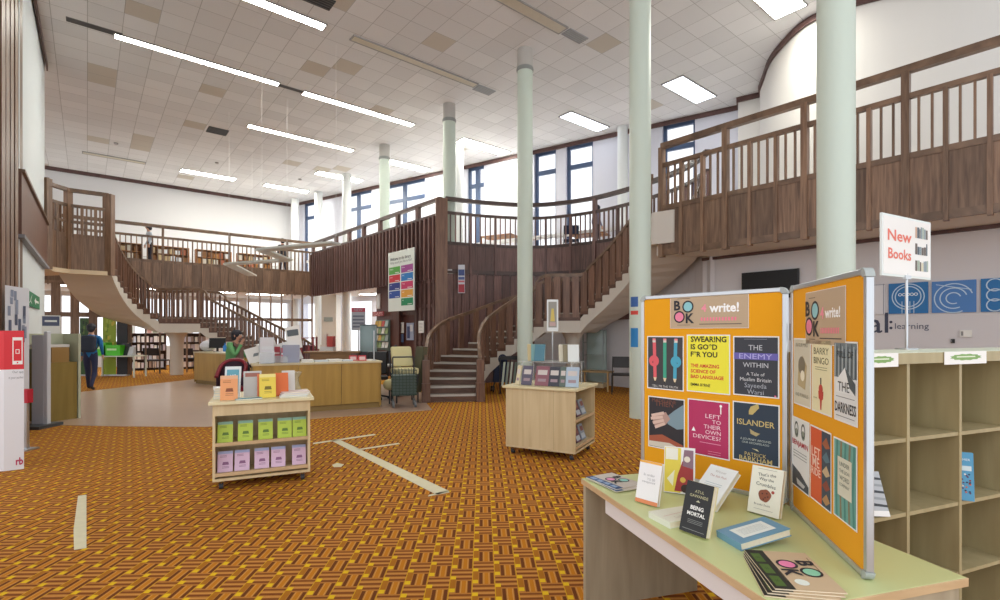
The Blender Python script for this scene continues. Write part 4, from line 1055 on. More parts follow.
cubby_book(961, z1, .05, .17, .008, -.9, .25, PAPER, 'small white booklet in the upper right compartment of the bookcase', lambda m, mats, w, h, z: T(m, mats, 'A', w*.5, h*.3, z, w=w*.5, c='#333333'), .06)
# new books sign
k = (906.5-CX)/F; Sb = S0+SBk*(DP-.05); c = (k*Sb.y-Sb.x)/(SR.x-k*SR.y); p = Sb+SR*c
ang = .49; r = V((math.cos(ang), math.sin(ang), 0)); M = frame((p.x, p.y, SH), r, Z3, (r.y, -r.x, 0))
t = thing('shelf_top_sign', 'white sign reading New Books on a thin pole above the cube bookcase', 'sign', mtx=M)
MB().lathe([(.05, 0), (.05, .008)], n=20).build('base', ALU, t).matrix_basis = Matrix.Rotation(-math.pi/2, 4, 'X')
MB().tube([(0, .006, 0), (0, .41, 0)], .007, 10).build('pole', ALU, t)
m = MB(); mats = [mat('sign_plastic', '#e9e6e2', .3), flat('#dfe6e4')]; w, h = .50, .30; x0, y0 = -.25, .40
m.box(x0-.012, y0-.012, -.006, x0+w+.012, y0+h+.012, .004, 1); m.box(x0, y0, .004, x0+w, y0+h, .006, 0)
T(m, mats, 'New', x0+w*.33, y0+h*.68, .0065, w=w*.5, h=h*.2, c='#e0705c', bold=.02); T(m, mats, 'Books', x0+w*.33, y0+h*.36, .0065, w=w*.48, h=h*.19, c='#e0705c', bold=.02)
rr = random.Random(5)
for row in range(3):
    xx = x0+w*.66
    while xx < x0+w*.93:
        ww = w*rr.uniform(.02, .05); hh = h*rr.uniform(.14, .22); yb = y0+h*(.7-row*.3)
        R(m, mats, xx, yb, xx+ww, yb+hh, .0065, rr.choice(['#8c9aa0', '#6a5f58', '#d9d2b8', '#a7b4a4', '#54606a', '#c9a48c'])); xx += ww+.002
m.build('sign_panel', mats, t)
MB().box(-.03, .38, -.008, .03, .40, .01).build('clamp', ALU, t)

# ---------------------------------------------------------------- wall graphics and screen on the right wall
def lwx(px, off=.0):
    k = (px-CX)/F; a = LW0+nl*off; tt = (k*a.y-a.x)/(LWD.x-k*LWD.y); return a+LWD*tt
LR = V((LWD.x, LWD.y, 0)); LN_ = V((nl.x, nl.y, 0))
if LN_.dot(V((0, -1, 0))) < 0: LN_ = -LN_
def wall_item(px0, px1, yt, yb, label, name, cat, art, base, th=.02, off=.006):
    a, b = lwx(px0), lwx(px1); w = (b-a).length; v1 = EYE-(yt-HY)/F*a.y; v0 = EYE-(yb-HY)/F*a.y
    M = frame((a.x+LN_.x*(off), a.y+LN_.y*off, v0), LR, Z3, LN_); m = MB(); mats = [base]; m.box(0, 0, 0, w, v1-v0, th)
    art(m, mats, w, v1-v0, th+.002); o = m.build(name, mats); o.matrix_basis = M; return tag(o, label, cat)
BLU = flat('#1f6fae')
def g1(m, mats, w, h, z):
    RG(m, mats, w*.5, h*.55, w*.42, w*.39, z, '#bfd6e8'); RG(m, mats, w*.5, h*.55, w*.34, w*.31, z, '#bfd6e8'); 
    for i in range(5): RG(m, mats, w*(.3+i*.1), h*.62, w*.05, w*.03, z, '#e4eef5')
    for x in (.35, .45, .55, .65): LN(m, mats, w*x, 0, w*x, h*.4, w*.02, z, '#bfd6e8')
def g2(m, mats, w, h, z):
    RG(m, mats, w*.5, h*.45, w*.45, w*.42, z, '#bfd6e8', a0=.3, a1=5.2); RG(m, mats, w*.5, h*.45, w*.32, w*.29, z, '#bfd6e8', a0=.3, a1=5.2); RG(m, mats, w*.5, h*.45, w*.18, w*.15, z, '#bfd6e8', a0=.3, a1=5.2)
    LN(m, mats, w*.1, h*.9, w*.9, h*.7, w*.02, z, '#bfd6e8')
def g3(m, mats, w, h, z):
    for y in (.2, .5, .8):
        for x in (.3, .7): RG(m, mats, w*x, h*y, w*.19, w*.16, z, '#bfd6e8')
def g0(m, mats, w, h, z):
    LN(m, mats, w*.03, 0, w*.03, h, w*.02, z, '#8a8d99'); LN(m, mats, w*.97, 0, w*.97, h, w*.02, z, '#8a8d99'); LN(m, mats, 0, h*.98, w, h*.98, w*.02, z, '#8a8d99')
    for y in (.25, .62): RG(m, mats, w*.45, h*y, w*.3, w*.27, z, '#6f7280', a0=.6, a1=5.4)
    RG(m, mats, w*.5, h*.95, w*.2, w*.17, z, '#6f7280')
wall_item(850, 885, 286, 315, 'white square wall panel with thin dark swirls, left of the blue panels', 'wall_panel', 'wall art', g0, flat('#dcdadd'))
wall_item(889, 928.5, 284, 314, 'blue wall panel with a ring and coils, leftmost of the blue panels', 'wall_panel', 'wall art', g1, BLU)
wall_item(932, 976.5, 282, 313, 'blue wall panel with a large spiral, middle of the blue panels', 'wall_panel', 'wall art', g2, flat('#4a7fc0'))
wall_item(981, 1030, 279, 312, 'blue wall panel with linked circles, cut by the right edge', 'wall_panel', 'wall art', g3, BLU)
m = MB(); mats = []
a = lwx(862); Ma = frame((a.x+LN_.x*.004, a.y+LN_.y*.004, EYE), LR, Z3, LN_)
def lpos(px): return (lwx(px)-a).length*(1 if px > 862 else -1)
def lz(px, py): return -(py-HY)/F*lwx(px).y
mats.append(flat('#3c4258'))
T(m, mats, 'al', lpos(868.5), lz(875, 323), .0, h=(lz(875, 313)-lz(875, 333.0)), c='#3c4258', align='L', bold=.005); T(m, mats, ':', lpos(891), lz(891, 325), 0, h=.15, c='#3c4258', bold=.02)
T(m, mats, 'learning', lpos(895), lz(908, 327), 0, w=lpos(929)-lpos(895), c='#4c5268', align='L')
o = m.build('wall_lettering', mats); o.matrix_basis = Ma; tag(o, 'dark lettering ending in learning on the pale wall below the blue panels', 'lettering')
# wall screen
def tvart(m, mats, w, h, z): R(m, mats, w*.02, h*.03, w*.98, h*.97, z, '#101114')
wall_item(743.5, 800, 273.5, 300, 'black flat screen on the pale wall above the gap between the orange boards', 'wall_screen', 'screen', tvart, BLACK, .06, .03)
def sockart(m, mats, w, h, z): R(m, mats, w*.1, h*.2, w*.3, h*.8, z, '#8a8a8a')
wall_item(960, 972, 330, 337, 'small oval white fitting on the right wall above the shelves', 'wall_socket', 'socket', sockart, flat('#e6e6e0'), .02, .004)
o = wall_item(951, 955, 339, 343, 'tiny black fitting on the right wall above the shelves', 'wall_socket', 'socket', sockart, BLACK, .02, .004)
# ---------------------------------------------------------------- uplight troughs on the upper floor, window-side pair added to brighten the ceiling
UPL = mat('uplight_tube', '#ffffff', .5, emit='#fff6ea', estr=1.8)
def trough(a, b, z, label, wdt=.22):
    a, b = V(a), V(b); c = (a+b)/2; h = heading(a, b); L_ = (b-a).length/2
    t = thing('uplight_trough', label, 'light fitting', (c.x, c.y, z), h)
    MB().box(-L_, -wdt/2, -.08, L_, wdt/2, -.06).box(-L_, -wdt/2, -.06, L_, -wdt/2+.015, .03).box(-L_, wdt/2-.015, -.06, L_, wdt/2, .03).build('housing', WHITE, t)
    MB().box(-L_+.01, -wdt/2+.02, -.055, L_-.01, wdt/2-.02, -.02).build('tube', UPL, t)
nb = V((bd.y, -bd.x))
nw = V((wd.y, -wd.x))
trough(B0+bd*1+nb*.5, B1-bd*.6+nb*.5, 5.05, 'long uplight trough glowing along the foot of the far white wall')
trough(W0+wd*2.5+nw*1.3, W0+wd*11+nw*1.3, 5.0, 'added unseen uplight trough at the foot of the tall windows, far half')
trough(W0+wd*11.3+nw*.8, W0+wd*20+nw*.8, 5.0, 'added unseen uplight trough at the foot of the tall windows, near half')

# unseen panel lights added under the galleries to brighten the lower level
for i, (px, off) in enumerate(((80, 1.6), (150, 1.6), (215, 1.6), (265, 1.8))):
    k = (px-CX)/F; b_ = FB0+nB*off; tt = (k*b_.y-b_.x)/(FBD.x-k*FBD.y); p = b_+FBD*tt
    t = thing('ceiling_light', 'added unseen panel light under the far gallery, %s from the left' % ORD[i], 'ceiling light', (p.x, p.y, FAS0+.1), heading(FB0, AIN), 'added lights under the gallery')
    MB().box(-.75, -.33, -.03, .75, .33, 0).build('frame', GRY, t); MB().box(-.72, -.3, -.034, .72, .3, -.03).build('diffuser', mat('added_gallery_diffuser', '#ffffff', .5, emit='#fffdf6', estr=8), t)
for i, (x, y) in enumerate(((-5.6, 22.5), (-2.2, 20.0), (-.6, 17.5))):
    t = thing('ceiling_light', 'added unseen panel light under the window-side gallery, %s from the far end' % ORD[i], 'ceiling light', (x, y, FAS0+.1), heading(W0, W1), 'added lights under the gallery')
    MB().box(-.75, -.33, -.03, .75, .33, 0).build('frame', GRY, t); MB().box(-.72, -.3, -.034, .72, .3, -.03).build('diffuser', mat('added_gallery_diffuser', '#ffffff', .5, emit='#fffdf6', estr=8), t)
# ---------------------------------------------------------------- wheeled display trolleys
def caster(t, x, y, wm=DARK):
    c = MB(); c.lathe([(.012, .045), (.012, .1)], (x, y, 0), 8); c.box(x-.028, y-.02, .035, x-.022, y+.02, .07); c.box(x+.022, y-.02, .035, x+.028, y+.02, .07)
    o = c.build('caster', CHROME, t)
    MB().tube([(x-.018, y, .03), (x+.018, y, .03)], .03, 14).build('wheel', wm, o)
def trolley(label, origin, rx, w, d, open_face):
    """local x along the front (w), y going back (d)"""
    M = frame((origin[0], origin[1], 0), (rx[0], rx[1], 0), (-rx[1], rx[0], 0), Z3); t = thing('display_trolley', label, 'display trolley', mtx=M)
    MB().box(-.035, -.035, .84, w+.035, d+.035, .87).build('top', wood('trolley_top', '#d8cb9e', '#e4d9b2', .4, scale=(2, 14, 14), vary=.02), t, bevel=.003)
    MB().box(0, 0, .09, w, d, .115).build('base', BEECH, t)
    for x, y in ((.07, .07), (w-.07, .07), (w-.07, d-.07), (.07, d-.07)): caster(t, x, y)
    if open_face == 'front':
        MB().box(0, 0, .115, .022, d, .84).build('side_panel', BEECH, t); MB().box(w-.022, 0, .115, w, d, .84).build('side_panel', BEECH, t)
        MB().hexa([(.022, d*.42, .115), (w-.022, d*.42, .115), (w-.022, d*.45, .115), (.022, d*.45, .115)], [(.022, d*.48, .84), (w-.022, d*.48, .84), (w-.022, d*.5, .84), (.022, d*.5, .84)]).build('back_panel', BEECH, t)
        MB().box(.022, .0, .73, w-.022, .02, .84).build('fascia_rail', BEECH, t)
        for z in (.135, .43):
            MB().box(.022, .0, z, w-.022, d*.43, z+.018).build('shelf', BEECH, t); MB().box(.022, -.004, z+.004, w-.022, .012, z+.035).build('lip', EDGE, t)
    else:
        MB().box(0, 0, .115, w, .02, .84).build('front_panel', BEECH, t)
        for x in (w*.26, w*.7): MB().box(x-.0015, -.0015, .115, x+.0015, .001, .84).build('panel_joint', mat('joint', '#a89468'), t)
        MB().box(0, d-.02, .115, w, d, .84).build('rear_panel', BEECH, t)
        MB().box(w*.5-.01, .02, .115, w*.5+.01, d-.02, .84).build('centre_panel', BEECH, t)
        for z in (.135, .46):
            MB().box(w*.5+.01, .02, z, w, d-.02, z+.018).build('shelf', BEECH, t); MB().box(w-.012, .02, z+.004, w+.004, d-.02, z+.035).build('lip', EDGE, t)
    return t, M
t1_, M1 = trolley('low beech trolley at left with lime and pink booklets on two shelves', (-2.79, 4.87), (.905, .425), .89, .80, 'front')
def txt_cover(c, top, mid):
    def art(m, mats, w, h, z):
        R(m, mats, 0, h*.86, w, h, z, top); textlines(m, mats, w*.15, w*.6, [h*.78, h*.72], z, mid, .004)
        PL(m, mats, [(w*.3, h*.34), (w*.75, h*.34), (w*.7, h*.48), (w*.35, h*.48)], z, mid, 2); textlines(m, mats, w*.3, w*.75, [h*.26, h*.2], z, mid, .004)
    return art
def on(M, x, y, z, yaw=0, lean=.25):
    r = V((math.cos(yaw), math.sin(yaw), 0)); nf = V((math.sin(yaw), -math.cos(yaw), 0)); u = Z3*math.cos(lean)-nf*math.sin(lean); n = nf*math.cos(lean)+Z3*math.sin(lean)
    return M @ frame((x, y, z), r, u, n)
for row, (z, c, top, mid, nm, grp) in enumerate(((.4485, '#b9cf4a', '#8fb8a4', '#5f7f2c', 'lime green', 'lime booklets on the upper shelf'), (.1535, '#dcbcd4', '#a9b4dc', '#8d5f86', 'pale pink', 'pink booklets on the lower shelf'))):
    for i in range(5):
        x = (.035, .215, .4, .58, .725)[i] if row == 0 else (.035, .185, .365, .52, .72)[i]
        book('%s booklet, %s from the left on the %s shelf of the left trolley' % (nm, ORD[i], 'upper' if row == 0 else 'lower'), on(M1, x, .10, z, random.uniform(-.05, .05), .22), .135, .205, .012, flat(c), txt_cover(c, top, mid), grp, 'booklet', 'booklet', soft=True)
tz = .8705
def tp(x, y, yaw=0, lean=.25, z=tz): return on(M1, x, y, z, yaw, lean)
book('orange booklet standing at the left front of the left trolley top', tp(.06, .08, .0, .18), .155, .245, .014, flat('#e8a06a'), txt_cover('', '#e2b08a', '#8a4a2a'), soft=True)
book('pale blue-fronted book leaning behind the orange booklet', tp(.08, .26, -.1, .3), .15, .33, .014, flat('#d9dedd'), lambda m, mats, w, h, z: (R(m, mats, w*.12, h*.1, w*.88, h*.9, z, '#5f9fb0'), T(m, mats, 'ART', w*.5, h*.7, z, w=w*.4)))
book('grey framed booklet with a brown band standing mid-left on the left trolley', tp(.26, .26, .05, .15), .17, .27, .01, flat('#c4c6c2'), lambda m, mats, w, h, z: R(m, mats, w*.1, h*.78, w*.9, h*.93, z, '#a06a5c'))
book('orange book behind the yellow booklet on the left trolley', tp(.39, .2, .08, .18), .15, .24, .02, flat('#d97a4a'), None)
book('yellow booklet standing in the middle of the left trolley top', tp(.41, .12, .06, .18), .155, .245, .014, flat('#e9cf4e'), txt_cover('', '#efe08a', '#7a6a1e'), soft=True)
book('orange-red book right of the yellow booklet', tp(.56, .22, .1, .2), .13, .245, .02, flat('#df6f34'), None)
book('white-edged book at the right end of the upright row on the left trolley', tp(.63, .32, .1, .15), .13, .26, .016, flat('#d9d8d2'), None)
def tl(x, y, z, yaw): return M1 @ frame((x, y, z), (math.cos(yaw), math.sin(yaw), 0), (-math.sin(yaw), math.cos(yaw), 0), Z3)
for i in range(4): small_book('white book, %s up in the stack at the left of the left trolley' % ORD[i], tl(-.01+.004*i, .22, tz+i*.028, .05*i), .13, .19, .027, flat(['#cfd6cf', '#e5e6e2', '#b9c6bf', '#e9e9e4'][i]), 'white books stacked on the left trolley')
book('blue-green booklet lying flat at the front of the left trolley top', tl(.2, .01, tz, .12), .24, .17, .012, flat('#4f93a6'), lambda m, mats, w, h, z: R(m, mats, w*.1, h*.4, w*.9, h*.95, z, '#cfd8c4'), soft=True)
for i in range(3): small_book('flat white leaflet pile, %s layer up, on the left trolley' % ORD[i], tl(.60+.02*i, .06+.02*i, tz+.016*i, .1*i), .27, .2, .015, flat(['#dde3e4', '#e9e6e2', '#e3cfcb'][i]), 'leaflets on the left trolley')
gt = thing('glass_vase', 'clear glass vase standing at the right end of the left trolley', 'vase', mtx=M1 @ Matrix.Translation((.77, .5, tz)) @ Matrix.Scale(1.35, 4))
MB().lathe([(.05, 0), (.055, .01), (.03, .08), (.025, .12), (.05, .16), (.055, .17)], n=20).build('body', mat('cream_glass', '#cfc3a2', .1, alpha=.6), gt)

t2_, M2 = trolley('beech trolley with a plain front panel in the middle of the carpet', (.075, 6.42), (.886, -.464), .93, .78, 'side')
def on2(x, y, z, yaw=0, lean=.25): return on(M2, x, y, z, yaw, lean)
ACR = mat('clear_acrylic', '#e6eef2', .08, alpha=.3)
t = thing('acrylic_riser', 'clear two-tier acrylic riser holding books on the middle trolley', 'stand', mtx=M2 @ Matrix.Translation((0, 0, tz)))
MB().box(.08, .2, .29, .85, .6, .298).build('shelf', ACR, t)
for x, y in ((.13, .21), (.81, .21), (.81, .59), (.13, .59)): MB().box(x-.006, y-.006, 0, x+.006, y+.006, .29).build('leg', ACR, t)
c2 = [('#c9b8a0', 'buff'), ('#4a4450', 'dark plum'), ('#8a5560', 'dusky pink'), ('#2c2c34', 'black'), ('#5a6470', 'slate grey'), ('#bfcbd6', 'pale blue')]
for i, (x, wd_, c, nm) in enumerate(((.08, .05, '#d8caa6', 'buff-edged'), (.16, .13, '#5c5668', 'plum'), (.35, .16, '#8c5a64', 'dusky pink'), (.53, .13, '#3c3e48', 'near-black'), (.68, .07, '#5c6a62', 'grey-green'), (.76, .14, '#aebfcf', 'pale blue'))):
    book('%s book on the lower tier of the middle trolley, %s from left' % (nm, ORD[i]), on2(x, .13, tz, .05*(i-2), .3), wd_*1.15, .25, .022, flat(c), lambda m, mats, w, h, z: (R(m, mats, w*.15, h*.55, w*.85, h*.8, z, '#cfc6c0'), R(m, mats, w*.2, h*.2, w*.8, h*.35, z, '#a08a90')))
for i, (x, yaw, c, nm) in enumerate(((.20, .9, '#cdb98a', 'tan'), (.25, .75, '#7aa2a0', 'teal'), (.30, .1, '#4f7f8f', 'blue-green'), (.64, 1.0, '#d9d2bc', 'cream'), (.70, .9, '#8f8468', 'olive'), (.76, .7, '#e2e6e2', 'white'))):
    book('%s book on the raised tier of the middle trolley, %s from the left' % (nm, ORD[i]), on2(x-.04, .32, tz+.299, yaw*.6, .22), .14, .22, .024, flat(c), None)
def side_books(z, z0):
    for i in range(3):
        M = M2 @ frame((.93-.09, .1+i*.2, z), (0, 1, 0), (-.35, 0, .937), (.937, 0, .35))
        book('dark booklet, %s from the front, %s side shelf of the middle trolley' % (ORD[i], 'upper' if z > .4 else 'lower'), M, .17, .2, .012, flat(['#3d4650', '#6a4450', '#8f9aa8'][i]), lambda m, mats, w, h, z: (R(m, mats, w*.1, h*.1, w*.9, h*.4, z, '#b9c0c6'), R(m, mats, w*.3, h*.55, w*.9, h*.85, z, '#8a5a50')), 'booklets on the side shelves')
side_books(.479, 0); side_books(.154, 0)
t = thing('trolley_sign', 'small framed portrait sign on a thin pole above the middle trolley', 'sign', mtx=M2 @ Matrix.Translation((.44, .5, tz)))
MB().lathe([(.05, 0), (.05, .006)], n=18).build('base', ACR, t); MB().tube([(0, 0, .005), (0, 0, .70)], .006, 8).build('pole', ALU, t)
m = MB(); mats = [mat('sign_frame_white', '#d9dcda', .4), flat('#8f8d84'), flat('#c9b25c'), flat('#b99a94')]
ax = M2.to_3x3().inverted() @ V((1, 0, 0)); ay = M2.to_3x3().inverted() @ V((0, -1, 0))
m.obox((0, 0, .90), ax*.075, ay*.006, (0, 0, .21)); m.rect(V((0, 0, .74))-ax*.055+ay*.007, ax*.11, (0, 0, .34), 1)
m.poly([V((0, 0, .82))-ax*.03+ay*.008, V((0, 0, .82))+ax*.03+ay*.008, V((0, 0, .99))+ax*.015+ay*.008, V((0, 0, .99))-ax*.015+ay*.008], 2); m.rect(V((0, 0, .76))-ax*.04+ay*.008, ax*.08, (0, 0, .05), 3)
m.build('sign_panel', mats, t)

# ---------------------------------------------------------------- floor tape
TAPE = mat('worn_white_tape', '#d6cfae', .6, noise=.12, nscale=14)
def tape(px, label):
    pts = [fl(x, y) for x, y in px]; o = MB().prism([(p.x, p.y) for p in pts], .0003, .0022).build('floor_tape', TAPE)
    tag(o, label, 'tape')
tape([(74, 550), (73.5, 530), (78, 496), (86.5, 495), (86.5, 548)], 'short curved strip of pale worn tape on the carpet at lower left')
tape([(437, 495), (331, 440.5), (339, 439.5), (449, 491)], 'long diagonal strip of white tape across the carpet between the two trolleys')
tape([(428, 496.5), (429, 495), (448, 490.5), (449.5, 492.5)], 'tiny cross strip of tape at the near end of the long diagonal tape')
tape([(313, 444.2), (313, 443), (374, 434), (376, 435)], 'thin white tape line at the far end of the long diagonal tape')
tape([(357, 450.5), (357, 449.3), (398, 443), (400, 444)], 'thin white tape line branching from the middle of the diagonal tape')
tape([(332, 465), (337, 463), (344, 464.5), (341, 467), (334, 467.3)], 'small scrap of white paper tape on the carpet right of the left trolley')

# ---------------------------------------------------------------- service desks
def desk(label, a, b, depth, h, panels, curve=0):
    a, b = V(a), V(b); d = (b-a).normalized(); n = V((-d.y, d.x)); t = thing('service_desk', label, 'desk', (a.x, a.y, 0))
    if n.y < 0: n = -n
    L_ = (b-a).length
    MB().prism([gl(a+n*.05), gl(b+n*.05), gl(b+n*depth), gl(a+n*depth)], 0, .12).build('plinth', mat('plinth', '#8f7440', .6), t, world=True)
    for i in range(panels):
        p, q = a+d*(L_*i/panels+.004), a+d*(L_*(i+1)/panels-.004)
        MB().prism([gl(p), gl(q), gl(q+n*.04), gl(p+n*.04)], .12, h-.035).build('front_panel', OAK, t, world=True)
    MB().prism([gl(a), gl(a+d*.03), gl(a+d*.03+n*depth), gl(a+n*depth)], .05, h-.035).build('end_panel', OAK, t, world=True)
    MB().prism([gl(b-d*.03), gl(b), gl(b+n*depth), gl(b-d*.03+n*depth)], .05, h-.035).build('end_panel', OAK, t, world=True)
    MB().prism([gl(a-d*.02-n*.02), gl(b+d*.02-n*.02), gl(b+d*.02+n*depth), gl(a-d*.02+n*depth)], h-.035, h).build('worktop', mat('desk_top', '#cfc29c', .4, noise=.02), t, world=True)
    return t, a, d, n
DH = .96
dk1, da, dd, dn = desk('long ochre oak enquiry desk behind the left trolley', (-4.53, 9.19), (-2.44, 10.3), .75, DH, 3)
dk2, ea, ed, en = desk('ochre oak counter further back, under the left staircase', (-9.2, 15.1), (-6.9, 13.6), .8, DH, 2)
def dpt(px, off, z=DH):    # on the long desk: image column, distance back
    k = (px-CX)/F; a = da+dn*off; tt = (k*a.y-a.x)/(dd.x-k*dd.y); p = a+dd*tt; return V((p.x, p.y, z))
def boxthing(name, label, cat, p, w, d, h, rz, mats, art=None, z0=0.0005, group=None):
    m = MB(); m.box(-w/2, -d/2, z0, w/2, d/2, h)
    if art: art(m)
    o = m.build(name, mats, bevel=.002 if h > .05 else 0); o.location = p; o.rotation_euler[2] = rz; return tag(o, label, cat, group)
dr = heading(da, da+dd)
rr = random.Random(11)
for i, (px, off, w, h) in enumerate(((307, .25, .22, .05), (322, .3, .3, .03), (334, .25, .25, .045), (347, .25, .2, .03), (366, .3, .22, .02))):
    boxthing('paper_pile', 'low pile of white papers on the oak enquiry desk, %s from the left' % ORD[i], 'papers', dpt(px, off), w, .2, h, dr+rr.uniform(-.2, .2), [flat(['#e2e0da', '#cfd6da', '#e9e7e0', '#d6dde2', '#eceae4'][i])])
for i, (px, off) in enumerate(((353, .3), (362, .2))):
    t = thing('tent_sign', 'small red tent sign on the enquiry desk, %s' % ('nearer its right end' if i else 'left one of the pair'), 'sign', dpt(px, off), dr)
    MB().hexa([(-.08, -.05, .001), (.08, -.05, .001), (.08, .05, .001), (-.08, .05, .001)], [(-.08, -.004, .11), (.08, -.004, .11), (.08, .004, .11), (-.08, .004, .11)]).build('card', flat('#c8434c'), t)
    MB().poly([(-.06, -.044, .02), (.06, -.044, .02), (.06, -.016, .085), (-.06, -.016, .085)]).build('label', flat('#e6c9c6'), t)
# leaflet holders
def holder(px, off, label, w, h, tone, back='#dfe4e8', lean=.12, z=DH):
    p = dpt(px, off, z); t = thing('leaflet_holder', label, 'leaflet holder', p, dr)
    MB().box(-w/2, -.05, .0005, w/2, .06, .012).box(-w/2, .04, .01, w/2, .05, h).box(-w/2, -.05, .01, w/2, -.044, h*.45).build('holder', ACR, t)
    m = MB(); m.obox((0, .015, h*.52), (w*.45, 0, 0), (0, .012, 0), (0, -.01, h*.5)); m.rect((-w*.38, -.0, h*.55), (w*.76, 0, 0), (0, 0, h*.2), 1)
    m.build('leaflets', [flat(tone), flat(back)], t)
holder(267, .1, 'white leaflet holder standing upright behind the yellow booklet', .26, .48, '#dcdde2')
holder(276, .3, 'red leaflet holder on the enquiry desk next to the white one', .16, .30, '#b8434e', '#dcc4c4')
holder(284, .2, 'dusky pink leaflet holder on the enquiry desk', .12, .28, '#b86a78')
t = thing('newspaper_rack', 'tall tilted newspaper rack on the enquiry desk behind the leaflet holders', 'rack', dpt(291, .25), dr)
MB().obox((0, 0, .17), (.15, 0, 0), (0, .06, 0), (0, 0, .17)).build('holder', mat('grey_lilac_plastic', '#a9aec4', .3, alpha=.8), t)
m = MB(); m.obox((.05, .04, .48), (.13, .0, .03), (0, .02, 0), (-.03, 0, .22)); m.rect((-.06, .015, .5), (.2, 0, .03), (-.015, 0, .12), 1); m.build('newspapers', [PAPER, flat('#5d666c')], t)
for i in range(7):
    p = dpt(256+i*6, .42+.06*(i % 2)); m = MB(); m.obox((0, 0, .16+.05*(i % 3)), (.16, 0, .05), (0, .02, .0), (.05*(1 if i % 2 else -1), 0, .14)); m.rect((-.05, -.0215, .12), (.09, 0, .02), (.01, 0, .06), 1)
    o = m.build('newspaper', [PAPER, flat(['#7d868a', '#9aa4a6'][i % 2])]); o.location = p; o.rotation_euler[2] = dr; tag(o, 'folded newspaper in the heap on the enquiry desk, %s from the left' % ORD[i], 'newspaper', 'newspapers on the desk')
# things on the far counter
def ept(px, off, z=DH):
    k = (px-CX)/F; a = ea+en*off; tt = (k*a.y-a.x)/(ed.x-k*ed.y); p = a+ed*tt; return V((p.x, p.y, z))
er = heading(ea, ea+ed)
m = MB(); m.ball((0, 0, .17), .24, .16, .17); m.ball((.1, 0, .27), .12, .1, .13)
o = m.build('plastic_bag', mat('white_bag', '#dcdde6', .5, noise=.08, nscale=20)); o.location = ept(208, .3); tag(o, 'white plastic bag bulging on the far counter', 'bag')
t = thing('monitor', 'dark monitor seen tilted on the far counter beside the white bag', 'monitor', ept(217.5, .35), er+.9)
MB().obox((0, 0, .26), (.22, .0, 0), (0, .02, 0), (0, .04, .15)).build('screen', BLACK, t); MB().box(-.03, -.02, .01, .03, .02, .2).build('stand', BLACK, t); MB().box(-.1, -.08, .0005, .1, .08, .012).build('base', BLACK, t)
t = thing('water_bottle', 'blue bottle standing on the far counter near the seated woman', 'bottle', ept(225, .3))
MB().lathe([(.05, 0.0005), (.055, .02), (.055, .17), (.02, .21), (.02, .24)], n=16).build('body', mat('blue_bottle', '#2a78c4', .3), t); MB().lathe([(.024, .235), (.024, .27)], n=12).build('cap', flat('#1e5fa6'), t)
boxthing('paper_pile', 'flat sheets on the far counter in front of the blue bottle', 'papers', ept(222, .12), .4, .2, .02, er, [PAPER])

# ---------------------------------------------------------------- chairs and trolleys
def stacking_chair(name, label, p, rz, frame_m, seat_m, w=.5, back_h=.85, seat_h=.45, arms=False, padded=False, group=None):
    t = thing(name, label, 'chair', p, rz, group)
    MB().box(-w/2+.02, -.22, seat_h-.04, w/2-.02, .22, seat_h+.01).build('seat', seat_m, t, bevel=.015)
    MB().obox((0, .24, back_h-.14), (w/2-.03, 0, 0), (0, .018, 0), (0, .03, .14)).build('backrest', seat_m, t, bevel=.012)
    for sx in (-1, 1):
        MB().tube([(sx*(w/2-.01), .22, 0), (sx*(w/2-.01), .2, seat_h), (sx*(w/2-.02), .27, back_h)], .013, 8).build('leg', frame_m, t)
        MB().tube([(sx*(w/2-.01), -.22, 0), (sx*(w/2-.01), -.2, seat_h-.01)], .013, 8).build('leg', frame_m, t)
        if arms: MB().tube([(sx*(w/2), -.2, seat_h), (sx*(w/2+.01), -.19, seat_h+.2), (sx*(w/2+.01), .22, seat_h+.22)], .016, 8).build('armrest', frame_m, t)
    MB().tube([(-w/2+.01, -.2, seat_h-.03), (w/2-.01, -.2, seat_h-.03)], .011, 8).build('stretcher', frame_m, t)
    return t
stacking_chair('stacking_chair', 'black chair with a dark padded back beside the pale green column', (3.12, 12.6, 0), -.25, BLACK, mat('black_vinyl', '#24201f', .45), .62, .92, .5)
# red-rimmed chair behind the left trolley
t = thing('tub_chair', 'red-rimmed tub chair behind the left trolley, in front of the seated woman', 'chair', (-5.0, 9.35, 0), .2)
RED = mat('burgundy_vinyl', '#86202f', .4)
arc = [V((-.23, -.1, .72)), V((-.22, .1, .9)), V((-.14, .2, .99)), V((0, .23, 1.02)), V((.14, .2, .99)), V((.22, .1, .9)), V((.23, -.1, .72))]
MB().tube(catmull(arc, 5), .035, 10).build('back_rim', RED, t)
m = MB(); cc = catmull(arc, 4)
for a_, b_ in zip(cc, cc[1:]): m.hexa([(a_.x, a_.y, .5), (b_.x, b_.y, .5), (b_.x*.93, b_.y*.93-.01, .5), (a_.x*.93, a_.y*.93-.01, .5)], [a_, b_, (b_.x*.93, b_.y*.93-.01, b_.z), (a_.x*.93, a_.y*.93-.01, a_.z)])
m.build('backrest', mat('dark_plum_fabric', '#3a2534', .8), t)
MB().lathe([(.26, .44), (.27, .5), (.25, .54)], n=24).build('seat', RED, t)
for a_ in range(4): MB().tube([(.2*math.cos(a_*1.571+.78), .2*math.sin(a_*1.571+.78), .45), (.27*math.cos(a_*1.571+.78), .27*math.sin(a_*1.571+.78), 0)], .015, 8).build('leg', CHROME, t)
